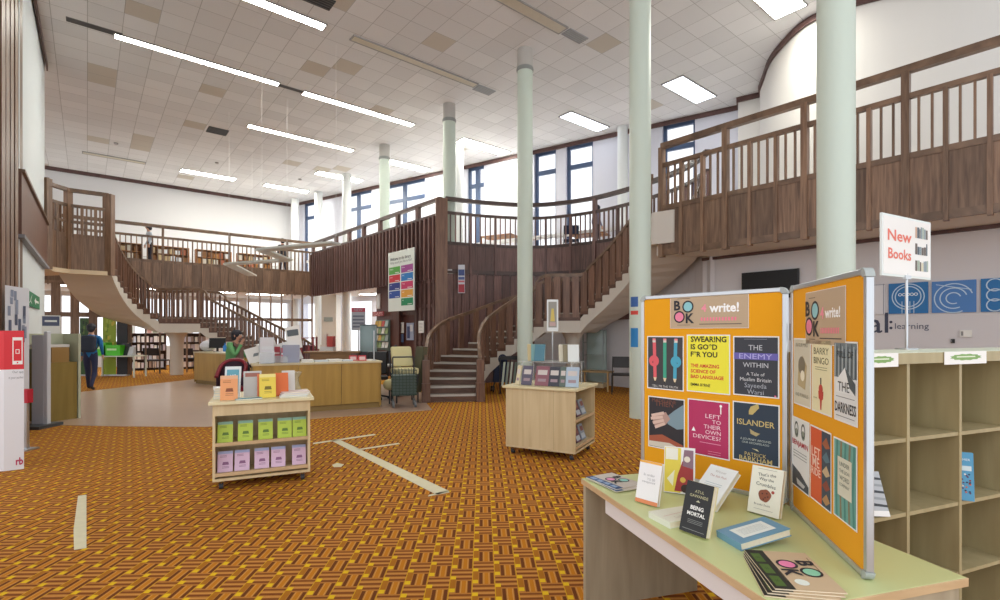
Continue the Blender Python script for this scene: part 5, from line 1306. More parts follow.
# low wooden tables and glass cabinet under the stair
def small_table(name, label, p, rz, w, d, h, mt):
    t = thing(name, label, 'table', p, rz); MB().box(-w/2, -d/2, h-.03, w/2, d/2, h).build('tabletop', mt, t)
    for sx in (-1, 1):
        for sy in (-1, 1): MB().box(sx*(w/2-.04)-.02, sy*(d/2-.04)-.02, 0, sx*(w/2-.04)+.02, sy*(d/2-.04)+.02, h-.03).build('leg', mt, t)
    return t
small_table('low_table', 'low wooden table in front of the glass cabinet under the right stair', (2.55, 13.35, 0), -.5, .85, .5, .52, wood('tan_table', '#a98650', '#bf9c64'))
t = thing('glass_cabinet', 'tall narrow glass cabinet with metal edges under the right-hand stair', 'cabinet', (2.68, 14.2, 0), -.45)
for x in (-.28, .28):
    for y in (-.2, .2): MB().box(x-.012, y-.012, 0, x+.012, y+.012, 1.62).build('frame_post', mat('cabinet_metal', '#7f8a88', .4, .4), t)
for z in (.5, .9, 1.25, 1.6): MB().box(-.28, -.2, z-.006, .28, .2, z+.006).build('glass_shelf', mat('green_glass', '#b5c9c2', .1, alpha=.5), t)
MB().box(-.285, .19, .02, .285, .2, 1.6).build('back_glass', mat('green_glass', '#b5c9c2', .1, alpha=.5), t); MB().box(-.3, -.22, 0, .3, .22, .12).build('base', BEECH, t)
# folded racks and wheelchair-like shapes at the wall under the stair
t = thing('pushchair', 'folded navy pushchair parked under the lower flight of the right stair', 'pushchair', (.0, 13.05, 0), .2)
NAV = mat('navy_fabric', '#222b45', .8)
MB().tube([(-.2, -.1, .1), (.05, .1, .95)], .016, 8).tube([(.2, -.1, .1), (.1, .1, .95)], .016, 8).tube([(.05, .1, .95), (.1, .12, 1.0)], .02, 8).build('frame', DARK, t)
MB().obox((0, 0, .55), (.17, 0, 0), (0, .05, .01), (.03, .05, .28)).build('seat', NAV, t); MB().ball((.02, .05, .85), .18, .12, .14).build('hood', NAV, t)
for x in (-.2, .2): MB().tube([(x-.015, -.12, .09), (x+.015, -.12, .09)], .09, 16).build('wheel', BLACK, t); MB().tube([(x-.015, .15, .07), (x+.015, .15, .07)], .07, 16).build('wheel', BLACK, t)
t = thing('magazine_rack', 'black wire rack with pale leaflets behind the middle trolley', 'rack', (.62-1.25, 13.0, 0), 0) if False else thing('magazine_rack', 'black wire rack with pale leaflets standing left of the green column in the stair curve', 'rack', (.22, 12.55, 0), .1)
for x in (-.22, .22): MB().tube([(x, 0, 0), (x, 0, .92)], .018, 8).build('upright', BLACK, t)
MB().box(-.22, -.02, .86, .22, .02, .95).build('top_bar', BLACK, t)
for i in range(4): MB().obox((-.14+.095*i, -.03, .5), (.025, 0, 0), (0, .01, 0), (.03, 0, .3)).build('leaflet', flat(['#b9c4b4', '#8f9a8c', '#c9cfc0', '#7c8a80'][i]), t)
# dark green crate trolley left of the stair
GRN = mat('dark_green_wire', '#2d4238', .5)
t = thing('crate_trolley', 'dark green wire crate trolley on castors beside the stair newel', 'trolley', (-2.0, 10.45, 0), .25)
m = MB()
for z in [.28+.06*i for i in range(9)]: m.box(-.25, -.2, z-.005, .25, -.19, z+.005); m.box(-.25, .19, z-.005, .25, .2, z+.005); m.box(-.25, -.2, z-.005, -.24, .2, z+.005); m.box(.24, -.2, z-.005, .25, .2, z+.005)
for x in [-.245+.07*i for i in range(8)]: m.box(x-.005, -.205, .25, x+.005, -.195, .78); m.box(x-.005, .195, .25, x+.005, .205, .78)
m.box(-.25, -.2, .25, .25, .2, .27); m.build('basket', GRN, t)
MB().box(-.23, -.17, .28, .23, .17, .66).build('liner', mat('grey_liner', '#56655f', .7), t)
for x in (-.22, .22):
    MB().tube([(x, .19, .1), (x, .19, 1.02)], .014, 8).build('upright', DARK, t)
    for y in (-.18, .18):
        w_ = MB().tube([(x-.02, y, .07), (x+.02, y, .07)], .07, 14).build('wheel', mat('grey_wheel', '#6b6f70', .5), t)
MB().tube([(-.22, .19, 1.02), (.22, .19, 1.02)], .016, 8).build('handle', DARK, t)
t = thing('upholstered_chair', 'cream cushioned chair with a dark green frame behind the crate trolley', 'chair', (-2.12, 11.15, 0), .5)
CRM = mat('cream_cushion', '#d9cf9c', .8)
MB().box(-.26, -.25, .62, .26, .22, .76).build('seat', CRM, t, bevel=.04); MB().obox((0, .2, 1.0), (.24, 0, 0), (0, .05, 0), (0, .08, .22)).build('backrest', CRM, t, bevel=.04)
MB().obox((.33, 0, .72), (.05, 0, 0), (0, .24, 0), (.08, 0, .5)).build('side_panel', mat('olive_panel', '#4b4a34', .6), t)
for sx in (-1, 1):
    for y in (-.2, .2): MB().tube([(sx*.24, y, 0), (sx*.24, y, .62)], .018, 8).build('leg', DARK, t)
MB().ball((-.4, -.2, .42), .14, .12, .12).build('cushion', CRM, t); MB().tube([(-.3, -.1, .45), (-.4, -.2, .45), (-.4, -.2, 0)], .015, 8).build('cushion_arm', DARK, t)
MB().tube([(-.25, .2, .6), (-.27, .25, 1.1), (-.1, .3, 1.25)], .02, 8).build('frame', DARK, t)
# ---------------------------------------------------------------- signs on the finned parapet wall
def aitem(px0, px1, yt, yb, off, label, name, cat, art, base, th=.02):
    n2 = V((SN.x, SN.y)); b0 = CORN+n2*off
    def q(px): k = (px-CX)/F; return b0+AD*((k*b0.y-b0.x)/(AD.x-k*AD.y))
    a, b = q(px0), q(px1); w = (b-a).length; r = (b-a).normalized(); v1 = EYE-(yt-HY)/F*a.y; v0 = EYE-(yb-HY)/F*a.y
    M = frame((a.x, a.y, v0), (r.x, r.y, 0), Z3, (r.y, -r.x, 0)); m = MB(); mats = [base]; m.box(0, 0, 0, w, v1-v0, th); art(m, mats, w, v1-v0, th+.002)
    o = m.build(name, mats); o.matrix_basis = M; return tag(o, label, cat)
def directory(m, mats, w, h, z):
    T(m, mats, 'Welcome to the library', w*.08, h*.87, z, w=w*.8, c='#4a4f58', align='L', bold=.02); T(m, mats, 'What would you like to find?', w*.08, h*.81, z, w=w*.84, c='#6a6f78', align='L')
    cs = [['#5aa84c', '#a04c94'], ['#cf3440', '#2c7cc4'], ['#2a3a86', '#cc3c6a'], ['#2e52a4', '#e0a03c'], [None, '#1f8a5c']]
    ws = [['Children', 'Fiction'], ['Crime', 'Music'], ['History', 'Travel'], ['Study', 'Local'], ['', 'Help']]
    for i, row in enumerate(cs):
        y1 = h*(.745-i*.135)
        for j, c in enumerate(row):
            if c:
                R(m, mats, w*(.04+.48*j), y1-h*.12, w*(.48+.48*j), y1, z, c, 2); T(m, mats, ws[i][j], w*(.08+.48*j), y1-h*.035, z, h=h*.022, c='#ffffff', align='L', k=3); textlines(m, mats, w*(.28+.48*j), w*(.44+.48*j), [y1-h*.1], z+.0005, '#e8e8e8', h*.01)
aitem(389, 415, 253.5, 311.7, .28, 'large pale directory board with nine coloured blocks on the finned parapet', 'directory_board', 'sign', directory, flat('#dfe6e0'), .03)
aitem(389, 415, 312, 316, -.38, 'narrow dark header rail below the directory board', 'header_rail', 'rail', lambda *a: None, WOODK) 
def notice(m, mats, w, h, z): textlines(m, mats, w*.15, w*.85, [h*(.2+.12*i) for i in range(6)], z, '#8f9498', h*.03)
aitem(396.5, 404, 322.5, 333, -.36, 'white notice pinned on the dark red partition under the directory board', 'notice', 'notice', notice, PAPER)
aitem(398, 403.5, 334, 342, -.36, 'blue notice below the white one on the dark red partition', 'notice', 'notice', notice, flat('#6a7fae'))
aitem(407, 414, 323, 340, -.36, 'white and blue poster at the right edge of the dark red partition', 'notice', 'notice', lambda m, mats, w, h, z: (R(m, mats, w*.1, h*.1, w*.5, h*.8, z, '#3c4a7a'), R(m, mats, w*.5, h*.5, w*.9, h*.9, z, '#e6e9ee', 2)), flat('#aebcd8'))
aitem(419, 424, 321, 333, .12, 'small white sheet on the fins beside the stair handrail', 'notice', 'notice', notice, PAPER)
t = thing('leaflet_rack', 'tall leaflet rack of many covers at the right end of the enquiry desk', 'rack', (0, 0, 0))
pk = alx(378.5)-SN*.12; t.location = (pk.x, pk.y, 0); t.rotation_euler[2] = math.atan2(-AD.y, -AD.x)
MB().box(-.5, .04, .9, .5, .07, 1.98).build('back', mat('rack_green', '#6a7f78', .5), t)
rr = random.Random(2)
for i in range(4):
    MB().box(-.5, -.04, .98+i*.25, .5, .04, .99+i*.25).build('shelf', mat('rack_grey', '#8f9694', .5), t)
    for j in range(4): MB().obox((-.38+.25*j, 0, 1.095+i*.25), (.1, 0, 0), (0, .006, 0), (0, .02, .1)).build('leaflet', flat(rr.choice(['#d9d9d4', '#a8b9b4', '#c9a44e', '#6f8f9a', '#c4564e', '#e6e2d8', '#8aa46e'])), t)
MB().box(-.45, -.02, 0, -.38, .06, .9).box(.38, -.02, 0, .45, .06, .9).build('stand', DARK, t)
aitem(373, 384, 312, 316.5, -.12, 'small red header sign above the leaflet rack', 'header_sign', 'sign', lambda m, mats, w, h, z: T(m, mats, 'LEAFLETS', w*.5, h*.5, z, w=w*.8, c='#e9c9c4'), flat('#9c3038'))
aitem(376.5, 380.5, 294, 309, -.2, 'white oval plaque on the dark partition above the red header sign', 'plaque', 'plaque', lambda m, mats, w, h, z: DC(m, mats, w*.5, h*.5, w*.4, z, '#dfe0e0', h*.46), flat('#c8b9b4'))

# vertical banner on the drum wall
dp = at(461.5, 279, 14.9); t = tag(MB().box(-.1, -.02, -.42, .1, 0, .42).build('hanging_banner', flat('#c9ccd6')), 'narrow blue, white and red banner on the dark curved boarding', 'banner'); t.location = dp
m = MB(); mats = [flat('#3d4f86')]; 
def BR(z0, z1, c): 
    mt = flat(c)
    if mt not in mats: mats.append(mt)
    m.poly([(-.09, -.0215, z0), (.09, -.0215, z0), (.09, -.0215, z1), (-.09, -.0215, z1)], mats.index(mt))
BR(.1, .28, '#3d4f86'); BR(-.02, .06, '#4d5f96'); BR(-.4, -.16, '#a8323e'); BR(-.1, -.05, '#c9646c')
m.build('print', mats, t)
o = MB().box(-.08, -.012, -.02, .08, 0, .02).build('plaque', flat('#b9b4b4')); o.location = at(449.5, 270, 14.75); tag(o, 'tiny pale plaque on the boarding left of the narrow banner', 'plaque')

# ---------------------------------------------------------------- far left: bookcases, banners, table
SHD = wood('dark_bookcase', '#3f2a24', '#5a3d32', .5)
def bookcase(label, p, rz, w, h, rows, nper, grp, d=.3, mt=SHD, tones=BKW, where='', back=True):
    t = thing('bookcase', label, 'bookcase', p, rz)
    for x in (-w/2, w/2): MB().box(x-.02, 0, 0, x+.02, d, h).build('side_panel', mt, t)
    MB().box(-w/2, 0, h-.03, w/2, d, h).build('top', mt, t); 
    if back: MB().box(-w/2, d-.015, 0, w/2, d, h).build('back_panel', mt, t)
    M = Matrix.Translation(p) @ Matrix.Rotation(rz, 4, 'Z')
    for k in range(rows):
        z = .1+k*(h-.12)/rows; MB().box(-w/2, .01, z-.02, w/2, d, z).build('shelf', mt, t); x = -w/2+.04
        rh = (h-.12)/rows
        for j in range(nper):
            bw = (w-.1)/nper*rr.uniform(.6, .95); bh = rh*rr.uniform(.55, .8)
            m = MB().box(0, .03, 0, bw, .2, bh); o = m.build('book', flat(rr.choice(tones)))
            o.matrix_basis = M @ Matrix.Translation((x, 0, z+.001)); tag(o, '%s book from the left, %s shelf, %s' % (ORD[j], (['bottom', 'middle', 'top'] if rows == 3 else ['bottom', 'second', 'third', 'top'])[k], where), 'book', grp); x += (w-.1)/nper
            if rr.random() < .05: x += bw*.3
    return t
PALE = ['#efe9e9', '#d9d4e2', '#e8dcd6', '#c9cede', '#f4f0ea', '#c4b6c0', '#a8948c']
c_ = at(143.5, 350, 20.2); bookcase('dark bookcase of pale books under the left staircase, left of the white column', (c_.x, c_.y, 0), .62, 1.5, 1.5, 4, 11, 'books in the bookcase left of the white column', tones=PALE, where='bookcase left of the flared white column')
c_ = at(193.5, 350, 21.0); bookcase('dark bookcase seen between the flared white column and the far counter', (c_.x, c_.y, 0), .62, 1.3, 1.5, 4, 9, 'books in the bookcase right of the white column', tones=PALE, where='bookcase right of the flared white column')
for i, (x, D) in enumerate(((122, 23.2), (158, 23.8))):
    c_ = at(x, 350, D); m = MB().obox((0, 0, 1.62), (.5, 0, 0), (0, .01, 0), (0, 0, .28)); 
    for q in range(4): m.rect((-.42+.22*q, -.012, 1.5), (.16, 0, 0), (0, 0, .2+.02*q), 1+q % 2)
    o = m.build('window_display', [PAPER, flat('#e3b9b4'), flat('#b9cdb4')]); o.location = (c_.x, c_.y, 0); o.rotation_euler[2] = .68; tag(o, 'pale sheet of pictures %s the far bright window' % ('at the left of' if i == 0 else 'at the right of'), 'picture')
# display table with green boxes
tbp = fl(118, 377); t = small_table('trestle_table', 'white-topped table carrying bright green boxes under the left stair', (tbp.x, tbp.y, 0), .05, 1.55, .7, .74, mat('pale_table', '#cfd6c8', .5))
LIME = mat('lime_green', '#4fc522', .5)
zt = .741
for i, (px, w, h, lab) in enumerate(((104, .35, .45, 'tall bright green box at the left of the table under the left stair'), (115, .55, .36, 'wide bright green box with pale print on the table under the left stair'))):
    c_ = at(px, 350, tbp.y); m = MB().box(-w/2, -.15, 0, w/2, .15, h); m.rect((-w*.3, -.152, h*.5), (w*.6, 0, 0), (0, 0, h*.18), 1); o = m.build('display_box', [LIME, flat('#c9ecb4')], bevel=.01); o.location = (c_.x, c_.y, zt); tag(o, lab, 'box')
for i, (px, w, h, c, lab) in enumerate(((125, .3, .42, '#2c2f34', 'black stand on the table right of the green boxes'), (131, .2, .3, '#c9ccd0', 'pale grey stand at the right end of the table under the left stair'))):
    c_ = at(px, 350, tbp.y+.1); m = MB().hexa([(-w/2, -.1, 0), (w/2, -.1, 0), (w/2, .1, 0), (-w/2, .1, 0)], [(-w/2, .02, h), (w/2, .02, h), (w/2, .1, h), (-w/2, .1, h)]); o = m.build('display_stand', flat(c)); o.location = (c_.x, c_.y, zt); tag(o, lab, 'stand')
def rollup(x0, x1, yt, yb, D, c, lab, art=None):
    a, b = at(x0, yt, D), at(x1, yb, D); w = b.x-a.x; t = thing('standing_banner', lab, 'banner', ((a.x+b.x)/2, D, 0))
    m = MB(); mats = [flat(c)]; m.box(-w/2, -.01, .05, w/2, .01, a.z); 
    if art: art(m, mats, w, a.z)
    m.build('banner', mats, t); MB().box(-w/2-.02, -.08, 0, w/2+.02, .08, .05).build('base', ALU, t); return t
def bart(cols):
    def f(m, mats, w, h):
        q = random.Random(4)
        for i in range(14):
            mt = flat(q.choice(cols))
            if mt not in mats: mats.append(mt)
            x = q.uniform(-w*.4, w*.3); z = q.uniform(h*.5, h*.92); m.rect((x, -.012-.0004*i, z), (w*.16, 0, 0), (0, 0, h*.06), mats.index(mt))
    return f
rollup(80, 91.5, 318, 340, 17.78, '#3f6a3c', 'dark green standing banner behind the walking person', bart(['#6a8f4a', '#2d4a36', '#8fa86a']))
rollup(103, 116, 316, 340, 17.76, '#8fa428', 'yellow-green standing banner behind the table of green boxes', bart(['#6f8a1c', '#a8b84a', '#c9b83c']))
rollup(117, 127.5, 316, 340, 17.77, '#1e1e22', 'black standing banner right of the yellow-green one')
# photocopier stools / dark chair by the column
c_ = fl(157, 373); stacking_chair('stacking_chair', 'dark chair standing left of the flared white column under the left stair', (c_.x, c_.y, 0), 2.9, BLACK, mat('dark_seat', '#2b2a33', .6), .75, .95, .5)
c_ = fl(186, 371); stacking_chair('stacking_chair', 'dark chair just right of the flared white column under the left stair', (c_.x, c_.y+.3, 0), 3.1, BLACK, mat('dark_seat', '#2b2a33', .6), .55, .9, .5)

# ---------------------------------------------------------------- middle distance behind the enquiry desk
def pillar(label, px0, px1, D):
    a, b = at(px0, 300, D), at(px1, 300, D); w = b.x-a.x
    o = MB().box(-w/2, -w/2, 0, w/2, w/2, FAS0+.09).build('square_pillar', mat('cream_pillar', '#dedad0', .7, noise=.02)); o.location = ((a.x+b.x)/2, D, 0); tag(o, label, 'pillar')
pillar('broad cream pillar under the far gallery behind the enquiry desk', 324, 338.5, 23.6)
t = thing('book_trolley', 'red metal book trolley behind the enquiry desk', 'trolley', (*gl(at(306.5, 350, 13.5)), 0), .1)
RDM = mat('red_metal', '#8c3038', .4)
for x in (-.22, .22):
    MB().box(x-.02, -.2, .08, x+.02, -.16, 1.42).build('upright', RDM, t); MB().box(x-.02, .16, .08, x+.02, .2, 1.42).build('upright', RDM, t)
for z in (.35, .8, 1.4): MB().box(-.24, -.2, z-.02, .24, .2, z).build('shelf', RDM, t)
for i in range(6): MB().box(-.19+.065*i, -.12, .801, -.14+.065*i, .1, 1.2-.02*(i % 2)).build('binder', flat(['#7a3a40', '#a04a4e', '#5c2c34'][i % 3]), t)
for x in (-.2, .2): MB().tube([(x-.015, -.17, .045), (x+.015, -.17, .045)], .045, 12).build('wheel', DARK, t); MB().tube([(x-.015, .17, .045), (x+.015, .17, .045)], .045, 12).build('wheel', DARK, t)
t = thing('display_unit', 'small white and red display unit behind the low wooden counter', 'display unit', (*gl(at(328, 350, 15.5)), 0), 0)
MB().box(-.2, -.15, 0, .2, .15, 1.1).build('body', WHITE, t); MB().box(.02, -.16, 1.1, .2, .1, 1.42).build('red_panel', flat('#c45450'), t); MB().box(-.2, -.12, 1.1, 0, .1, 1.16).box(-.16, -.1, 1.16, -.02, .1, 1.5).build('box', flat('#e3d6cc'), t)
m = MB(); a = at(333, 354, 12.6); t = thing('low_counter', 'low brown wooden counter behind the enquiry desk', 'counter', (a.x, a.y, 0), .1)
BRW = wood('mid_brown_counter', '#7c5c38', '#94714a', scale=(2, 14, 14))
MB().box(-.68, 0, 0, .62, .5, 1.02).build('body', BRW, t); MB().box(-.72, -.03, 1.02, .66, .53, 1.06).build('top', BRW, t); MB().box(-.68, -.01, 0, -.56, .0, 1.02).build('end_board', WOODK, t); MB().box(.44, -.01, 0, .62, .0, 1.02).build('end_board', WOODK, t)
a = at(358.5, 320, 14.5); t = thing('poster_stand', 'grey poster with a red heading on a stand behind the enquiry desk', 'sign', (a.x, a.y, 0))
m = MB(); mats = [flat('#a8aab2')]; wv = .2; m.box(-.2, -.01, 1.6, .2, .01, 2.25)
m.poly([(-.2, -.012, 2.13), (.2, -.012, 2.13), (.2, -.012, 2.25), (-.2, -.012, 2.25)], 0); mats.append(flat('#b4485a')); mats.append(flat('#6d7080'))
m.rect((-.2, -.013, 2.13), (.4, 0, 0), (0, 0, .12), 1); m.text('NEW', (0, -.0145, 2.19), X3, Z3, w=.25, mi=0)
for i in range(4): m.rect((-.16, -.013, 1.68+i*.1), (.32, 0, 0), (0, 0, .05), 2)
m.build('poster', mats, t); MB().tube([(0, .02, 0), (0, .02, 1.62)], .02, 8).build('pole', ALU, t); MB().lathe([(.2, 0), (.2, .02)], n=20).build('base', ALU, t)
a = at(368.5, 340, 13.0); t = thing('glass_showcase', 'upright glass showcase on the far side of the enquiry desk', 'showcase', (a.x, a.y, 0), .2)
MB().box(-.2, -.2, 0, .2, .2, 1.05).build('base', DARK, t)
for x in (-.19, .19):
    for y in (-.19, .19): MB().box(x-.012, y-.012, 1.05, x+.012, y+.012, 1.72).build('frame_post', mat('cabinet_metal', '#7f8a88', .4, .4), t)
MB().box(-.19, .18, 1.05, .19, .185, 1.72).box(-.19, -.185, 1.05, .19, -.18, 1.72).build('glass', mat('teal_glass', '#8fa8a8', .1, alpha=.6), t)
MB().box(-.2, -.2, 1.72, .2, .2, 1.74).build('top', DARK, t)
a = dpt(374, .2); t = thing('desk_pole', 'slim grey pole rising from the right end of the enquiry desk', 'pole', a); MB().tube([(0, 0, .001), (0, 0, .62)], .014, 8).build('pole', ALU, t); MB().lathe([(.05, .0005), (.05, .012)], n=14).build('foot', ALU, t)
a = at(379, 350, 12.2); t = thing('side_desk', 'dark side desk with papers behind the end of the enquiry desk', 'desk', (a.x, a.y, 0), .1)
MB().box(-.55, -.3, .72, .55, .3, .76).build('desktop', mat('grey_desktop', '#b9bcbc', .5), t); MB().box(-.5, -.25, 0, -.2, .25, .72).build('pedestal', BLACK, t); MB().box(.46, -.25, 0, .5, .25, .72).build('end_panel', BLACK, t)
t = thing('office_chair', 'black office chair pulled up to the side desk', 'chair', (a.x+.1, a.y-.62, 0), .3)
MB().box(-.24, -.22, .46, .24, .22, .54).build('seat', BLACK, t, bevel=.02); MB().obox((0, -.24, .85), (.22, 0, 0), (0, .03, 0), (0, 0, .26)).build('backrest', BLACK, t, bevel=.03); MB().tube([(0, 0, .08), (0, 0, .46)], .03, 10).tube([(0, -.2, .5), (0, -.26, .65)], .02, 8).build('column', DARK, t)
for i in range(5): MB().tube([(0, 0, .1), (.26*math.cos(i*1.257), .26*math.sin(i*1.257), .05)], .02, 8).tube([(.26*math.cos(i*1.257)-.02, .26*math.sin(i*1.257), .03), (.26*math.cos(i*1.257)+.02, .26*math.sin(i*1.257), .03)], .03, 10).build('foot', DARK, t)
o = boxthing('exit_plate', 'small grey plate on the pale wall behind the enquiry desk', 'plate', at(329.5, 321.5, 23.2), .5, .02, .2, .5, [flat('#8f9690')])

# ---------------------------------------------------------------- upper gallery furniture
ORG = wood('orange_shelf_wood', '#8f5a2c', '#b47840', scale=(3, 14, 14))
gb = FB0+nB*2.2
for i in range(6):
    p = gb+FBD*(4.6+1.62*i)
    bookcase('orange-brown low bookcase on the far gallery, %s from the left' % ORD[i], (p.x, p.y, FLZ+.001), heading(FB0, AIN), 1.35, 1.0, 3, 6, 'books on the far gallery', mt=ORG, tones=['#e9ecef', '#c9b28a', '#a8743c', '#8a5a30', '#b46a4c', '#d9d2c4', '#8a6038'], where='far-gallery bookcase %s from the left' % ORD[i])
for px, D, lab in ((500, 17.3, 'brown reading table beyond the curved balustrade, left of the green column'), (590, 17.0, 'brown reading table beyond the curved balustrade, right of the green column')):
    p = at(px, 300, D); small_table('reading_table', lab, (p.x, p.y, FLZ), -.5, 1.2, .7, .74, ORG)
for px, D, lab in ((515, 17.3, 'orange-backed chair beside the reading table on the upper floor'), (603, 16.3, 'dark-backed chair beside the right reading table on the upper floor')):
    p = at(px, 300, D); stacking_chair('library_chair', lab, (p.x+.35, p.y+.95, FLZ+.001) if px < 600 else (p.x-1.0, p.y+.2, FLZ+.001), 3.0, DARK, ORG if px < 600 else NAV, .5, .9, .46)

# ---------------------------------------------------------------- near left: promotional column, gate, cabinet, exit sign
t = thing('promotional_column', 'white promotional column with a red band at the left edge', 'sign', (-5.7, 5.7, 0))
pa, pb_ = V((-5.52, 5.585)), V((-5.395, 5.69)); dq = (pb_-pa).normalized(); nq = V((-dq.y, dq.x)); P = [pa, pb_, pb_+V((-.7, .05)), pa+V((-.7, -.03))]
MB().prism([gl(p) for p in P], 0, 1.13).build('body', mat('column_white', '#e6e6ea', .5), t, world=True)
MB().prism([gl(p) for p in P], 1.13, 1.565).build('red_band', mat('signal_red', '#d8232f', .45), t, world=True)
r3 = V((dq.x, dq.y, 0)); n3 = V((dq.y, -dq.x, 0))
def pq(px, py): k = (px-CX)/F; tt = (k*pb_.y-pb_.x)/(dq.x-k*dq.y); p = pb_+dq*tt; return V((p.x, p.y, EYE-(py-HY)/F*p.y))
m = MB(); q0 = pq(19, 349)+n3*.004; ww, hh = .085, .32
c0 = pq(12.5, 364.5)+n3*.004; r3 = r3*.72; mats = [PAPER, flat('#d8232f')]
m.rect(c0, r3*.115, Z3*.305, 0); m.rect(c0+r3*.012+Z3*.04+n3*.001, r3*.091, Z3*.23, 1); m.disc(c0+r3*.057+Z3*.02+n3*.002, r3, Z3, .009, 1, 12)
m.rect(c0+r3*.035+Z3*.12+n3*.002, r3*.045, Z3*.05, 0); m.rect(c0+r3*.042+Z3*.128+n3*.003, r3*.03, Z3*.034, 1)
m.build('tablet_emblem', mats, t, world=True); r3 = r3.normalized()
m = MB()
m.text('Our app', pq(23.5, 372)+n3*.003, r3, Z3, w=.09, h=.035, align='R', mi=0); m.text('in your pocket', pq(23.5, 377.5)+n3*.003, r3, Z3, w=.12, h=.035, align='R', mi=0)
m.text('rb', pq(19.5, 461)+n3*.003, r3, Z3, w=.06, h=.085, mi=2, bold=.03)
m.build('lettering', [flat('#77757f'), PAPER, flat('#b8305a')], t, world=True)
t = thing('notice_board', 'pale panel of grey-blue figures standing behind the red and white column', 'display panel', (-6.4, 6.9, 0))
lp0, lp1 = at(5, 285, 6.75), at(28, 293, 7.3); dl = (lp1-lp0); dl.z = 0; L2 = dl.length; dl.normalize(); zt_ = lp0.z
MB().prism([gl(lp0), gl(lp1), (lp1.x-.02, lp1.y+.04), (lp0.x-.02, lp0.y+.04)], .0, zt_).build('panel', mat('panel_pale', '#dfe3ec', .4), t, world=True)
m = MB(); nn3 = V((dl.y, -dl.x, 0)); mats = [flat('#8f9bb4'), flat('#55607c')]
q = random.Random(8)
for i in range(16): a = V((lp0.x, lp0.y, 0))+dl*(L2*q.uniform(.05, .8))+nn3*.004; a.z = q.uniform(1.3, zt_-.12); m.rect(a, dl*(L2*.12), Z3*q.uniform(.08, .22), i % 2)
m.build('print', mats, t, world=True)
# security gate
t = thing('security_gate', 'grey security gate panel on a flat foot beside the olive cabinet', 'gate', (*gl(fl(37.5, 427)), 0), .0)
g0_ = fl(36, 424)
MB().box(-.1, .0, .04, .1, .06, 1.5).build('panel', mat('gate_grey', '#cfd3dc', .4), t, bevel=.01); MB().box(.1, -.0, .04, .16, .07, 1.56).build('edge_tube', mat('gate_light', '#dfe3ea', .3), t, bevel=.01); MB().box(-.15, -.25, 0, .25, .2, .05).build('foot', mat('gate_foot', '#4a4f52', .5), t)
t = thing('wall_phone', 'small red box on a pale post beside the security gate', 'box', (*gl(at(26.5, 394, 6.6)), 0)); MB().box(-.05, -.04, .62, .05, .04, .8).build('red_box', flat('#c8283c'), t); MB().box(-.02, -.02, 0, .02, .02, .62).build('post', ALU, t); MB().box(-.09, -.09, 0, .09, .09, .02).build('base', ALU, t)
ca, cb = V(gl(fl(44, 423))), V(gl(fl(77, 418.5))); 
t = thing('return_cabinet', 'olive wood cabinet with a pale screen behind it near the left wall', 'cabinet', (ca.x, ca.y, 0)); dc = (cb-ca).normalized(); nc = V((-dc.y, dc.x))
OLV = wood('olive_veneer', '#8a7434', '#9c8542', .5, scale=(9, 9, .8), vary=.03)
MB().prism([gl(ca), gl(cb), gl(cb+nc*.45), gl(ca+nc*.45)], 0, 1.02).build('body', OLV, t, world=True)
e_ = cb+dc*.06
MB().prism([gl(ca+nc*.46-dc*.05), gl(e_+nc*.46), gl(e_+nc*.5), gl(ca+nc*.5-dc*.05)], 0, 1.52).prism([gl(cb+dc*.02), gl(e_), gl(e_+nc*.5), gl(cb+dc*.02+nc*.5)], 0, 1.52).build('screen', mat('pale_green_screen', '#c6cbb0', .6, noise=.03), t, world=True)
pc_ = (ca+cb)/2+nc*.25
boxthing('cardboard_box', 'brown cardboard box on the olive cabinet', 'box', (pc_.x+.1, pc_.y-.03, 1.0205), .26, .22, .26, heading(ca, cb), [mat('cardboard', '#a8854e', .8)])
boxthing('leaflet_tray', 'grey tray of leaflets on the olive cabinet beside the brown box', 'tray', (pc_.x-.2, pc_.y-.05, 1.0205), .28, .22, .24, heading(ca, cb), [mat('tray_grey', '#7a8068', .6)])
boxthing('paper_pile', 'white sheets lying over the brown box on the olive cabinet', 'papers', (pc_.x-.02, pc_.y-.04, 1.2815), .5, .2, .05, heading(ca, cb), [PAPER])
a = at(51, 326, 10.6); t = thing('poster_stand', 'white notice with a dark heading standing above the olive cabinet', 'sign', (a.x, a.y, 0), .5)
m = MB(); m.box(-.15, -.01, 1.42, .15, .01, 1.9); m.rect((-.14, -.012, 1.68), (.28, 0, 0), (0, 0, .2), 1); m.rect((-.1, -.013, 1.76), (.2, 0, 0), (0, 0, .04), 0); m.build('poster', [PAPER, flat('#5a5f7c')], t); MB().tube([(0, .02, 0), (0, .02, 1.43)], .015, 8).build('pole', ALU, t); MB().lathe([(.15, 0), (.15, .02)], n=16).build('base', ALU, t)
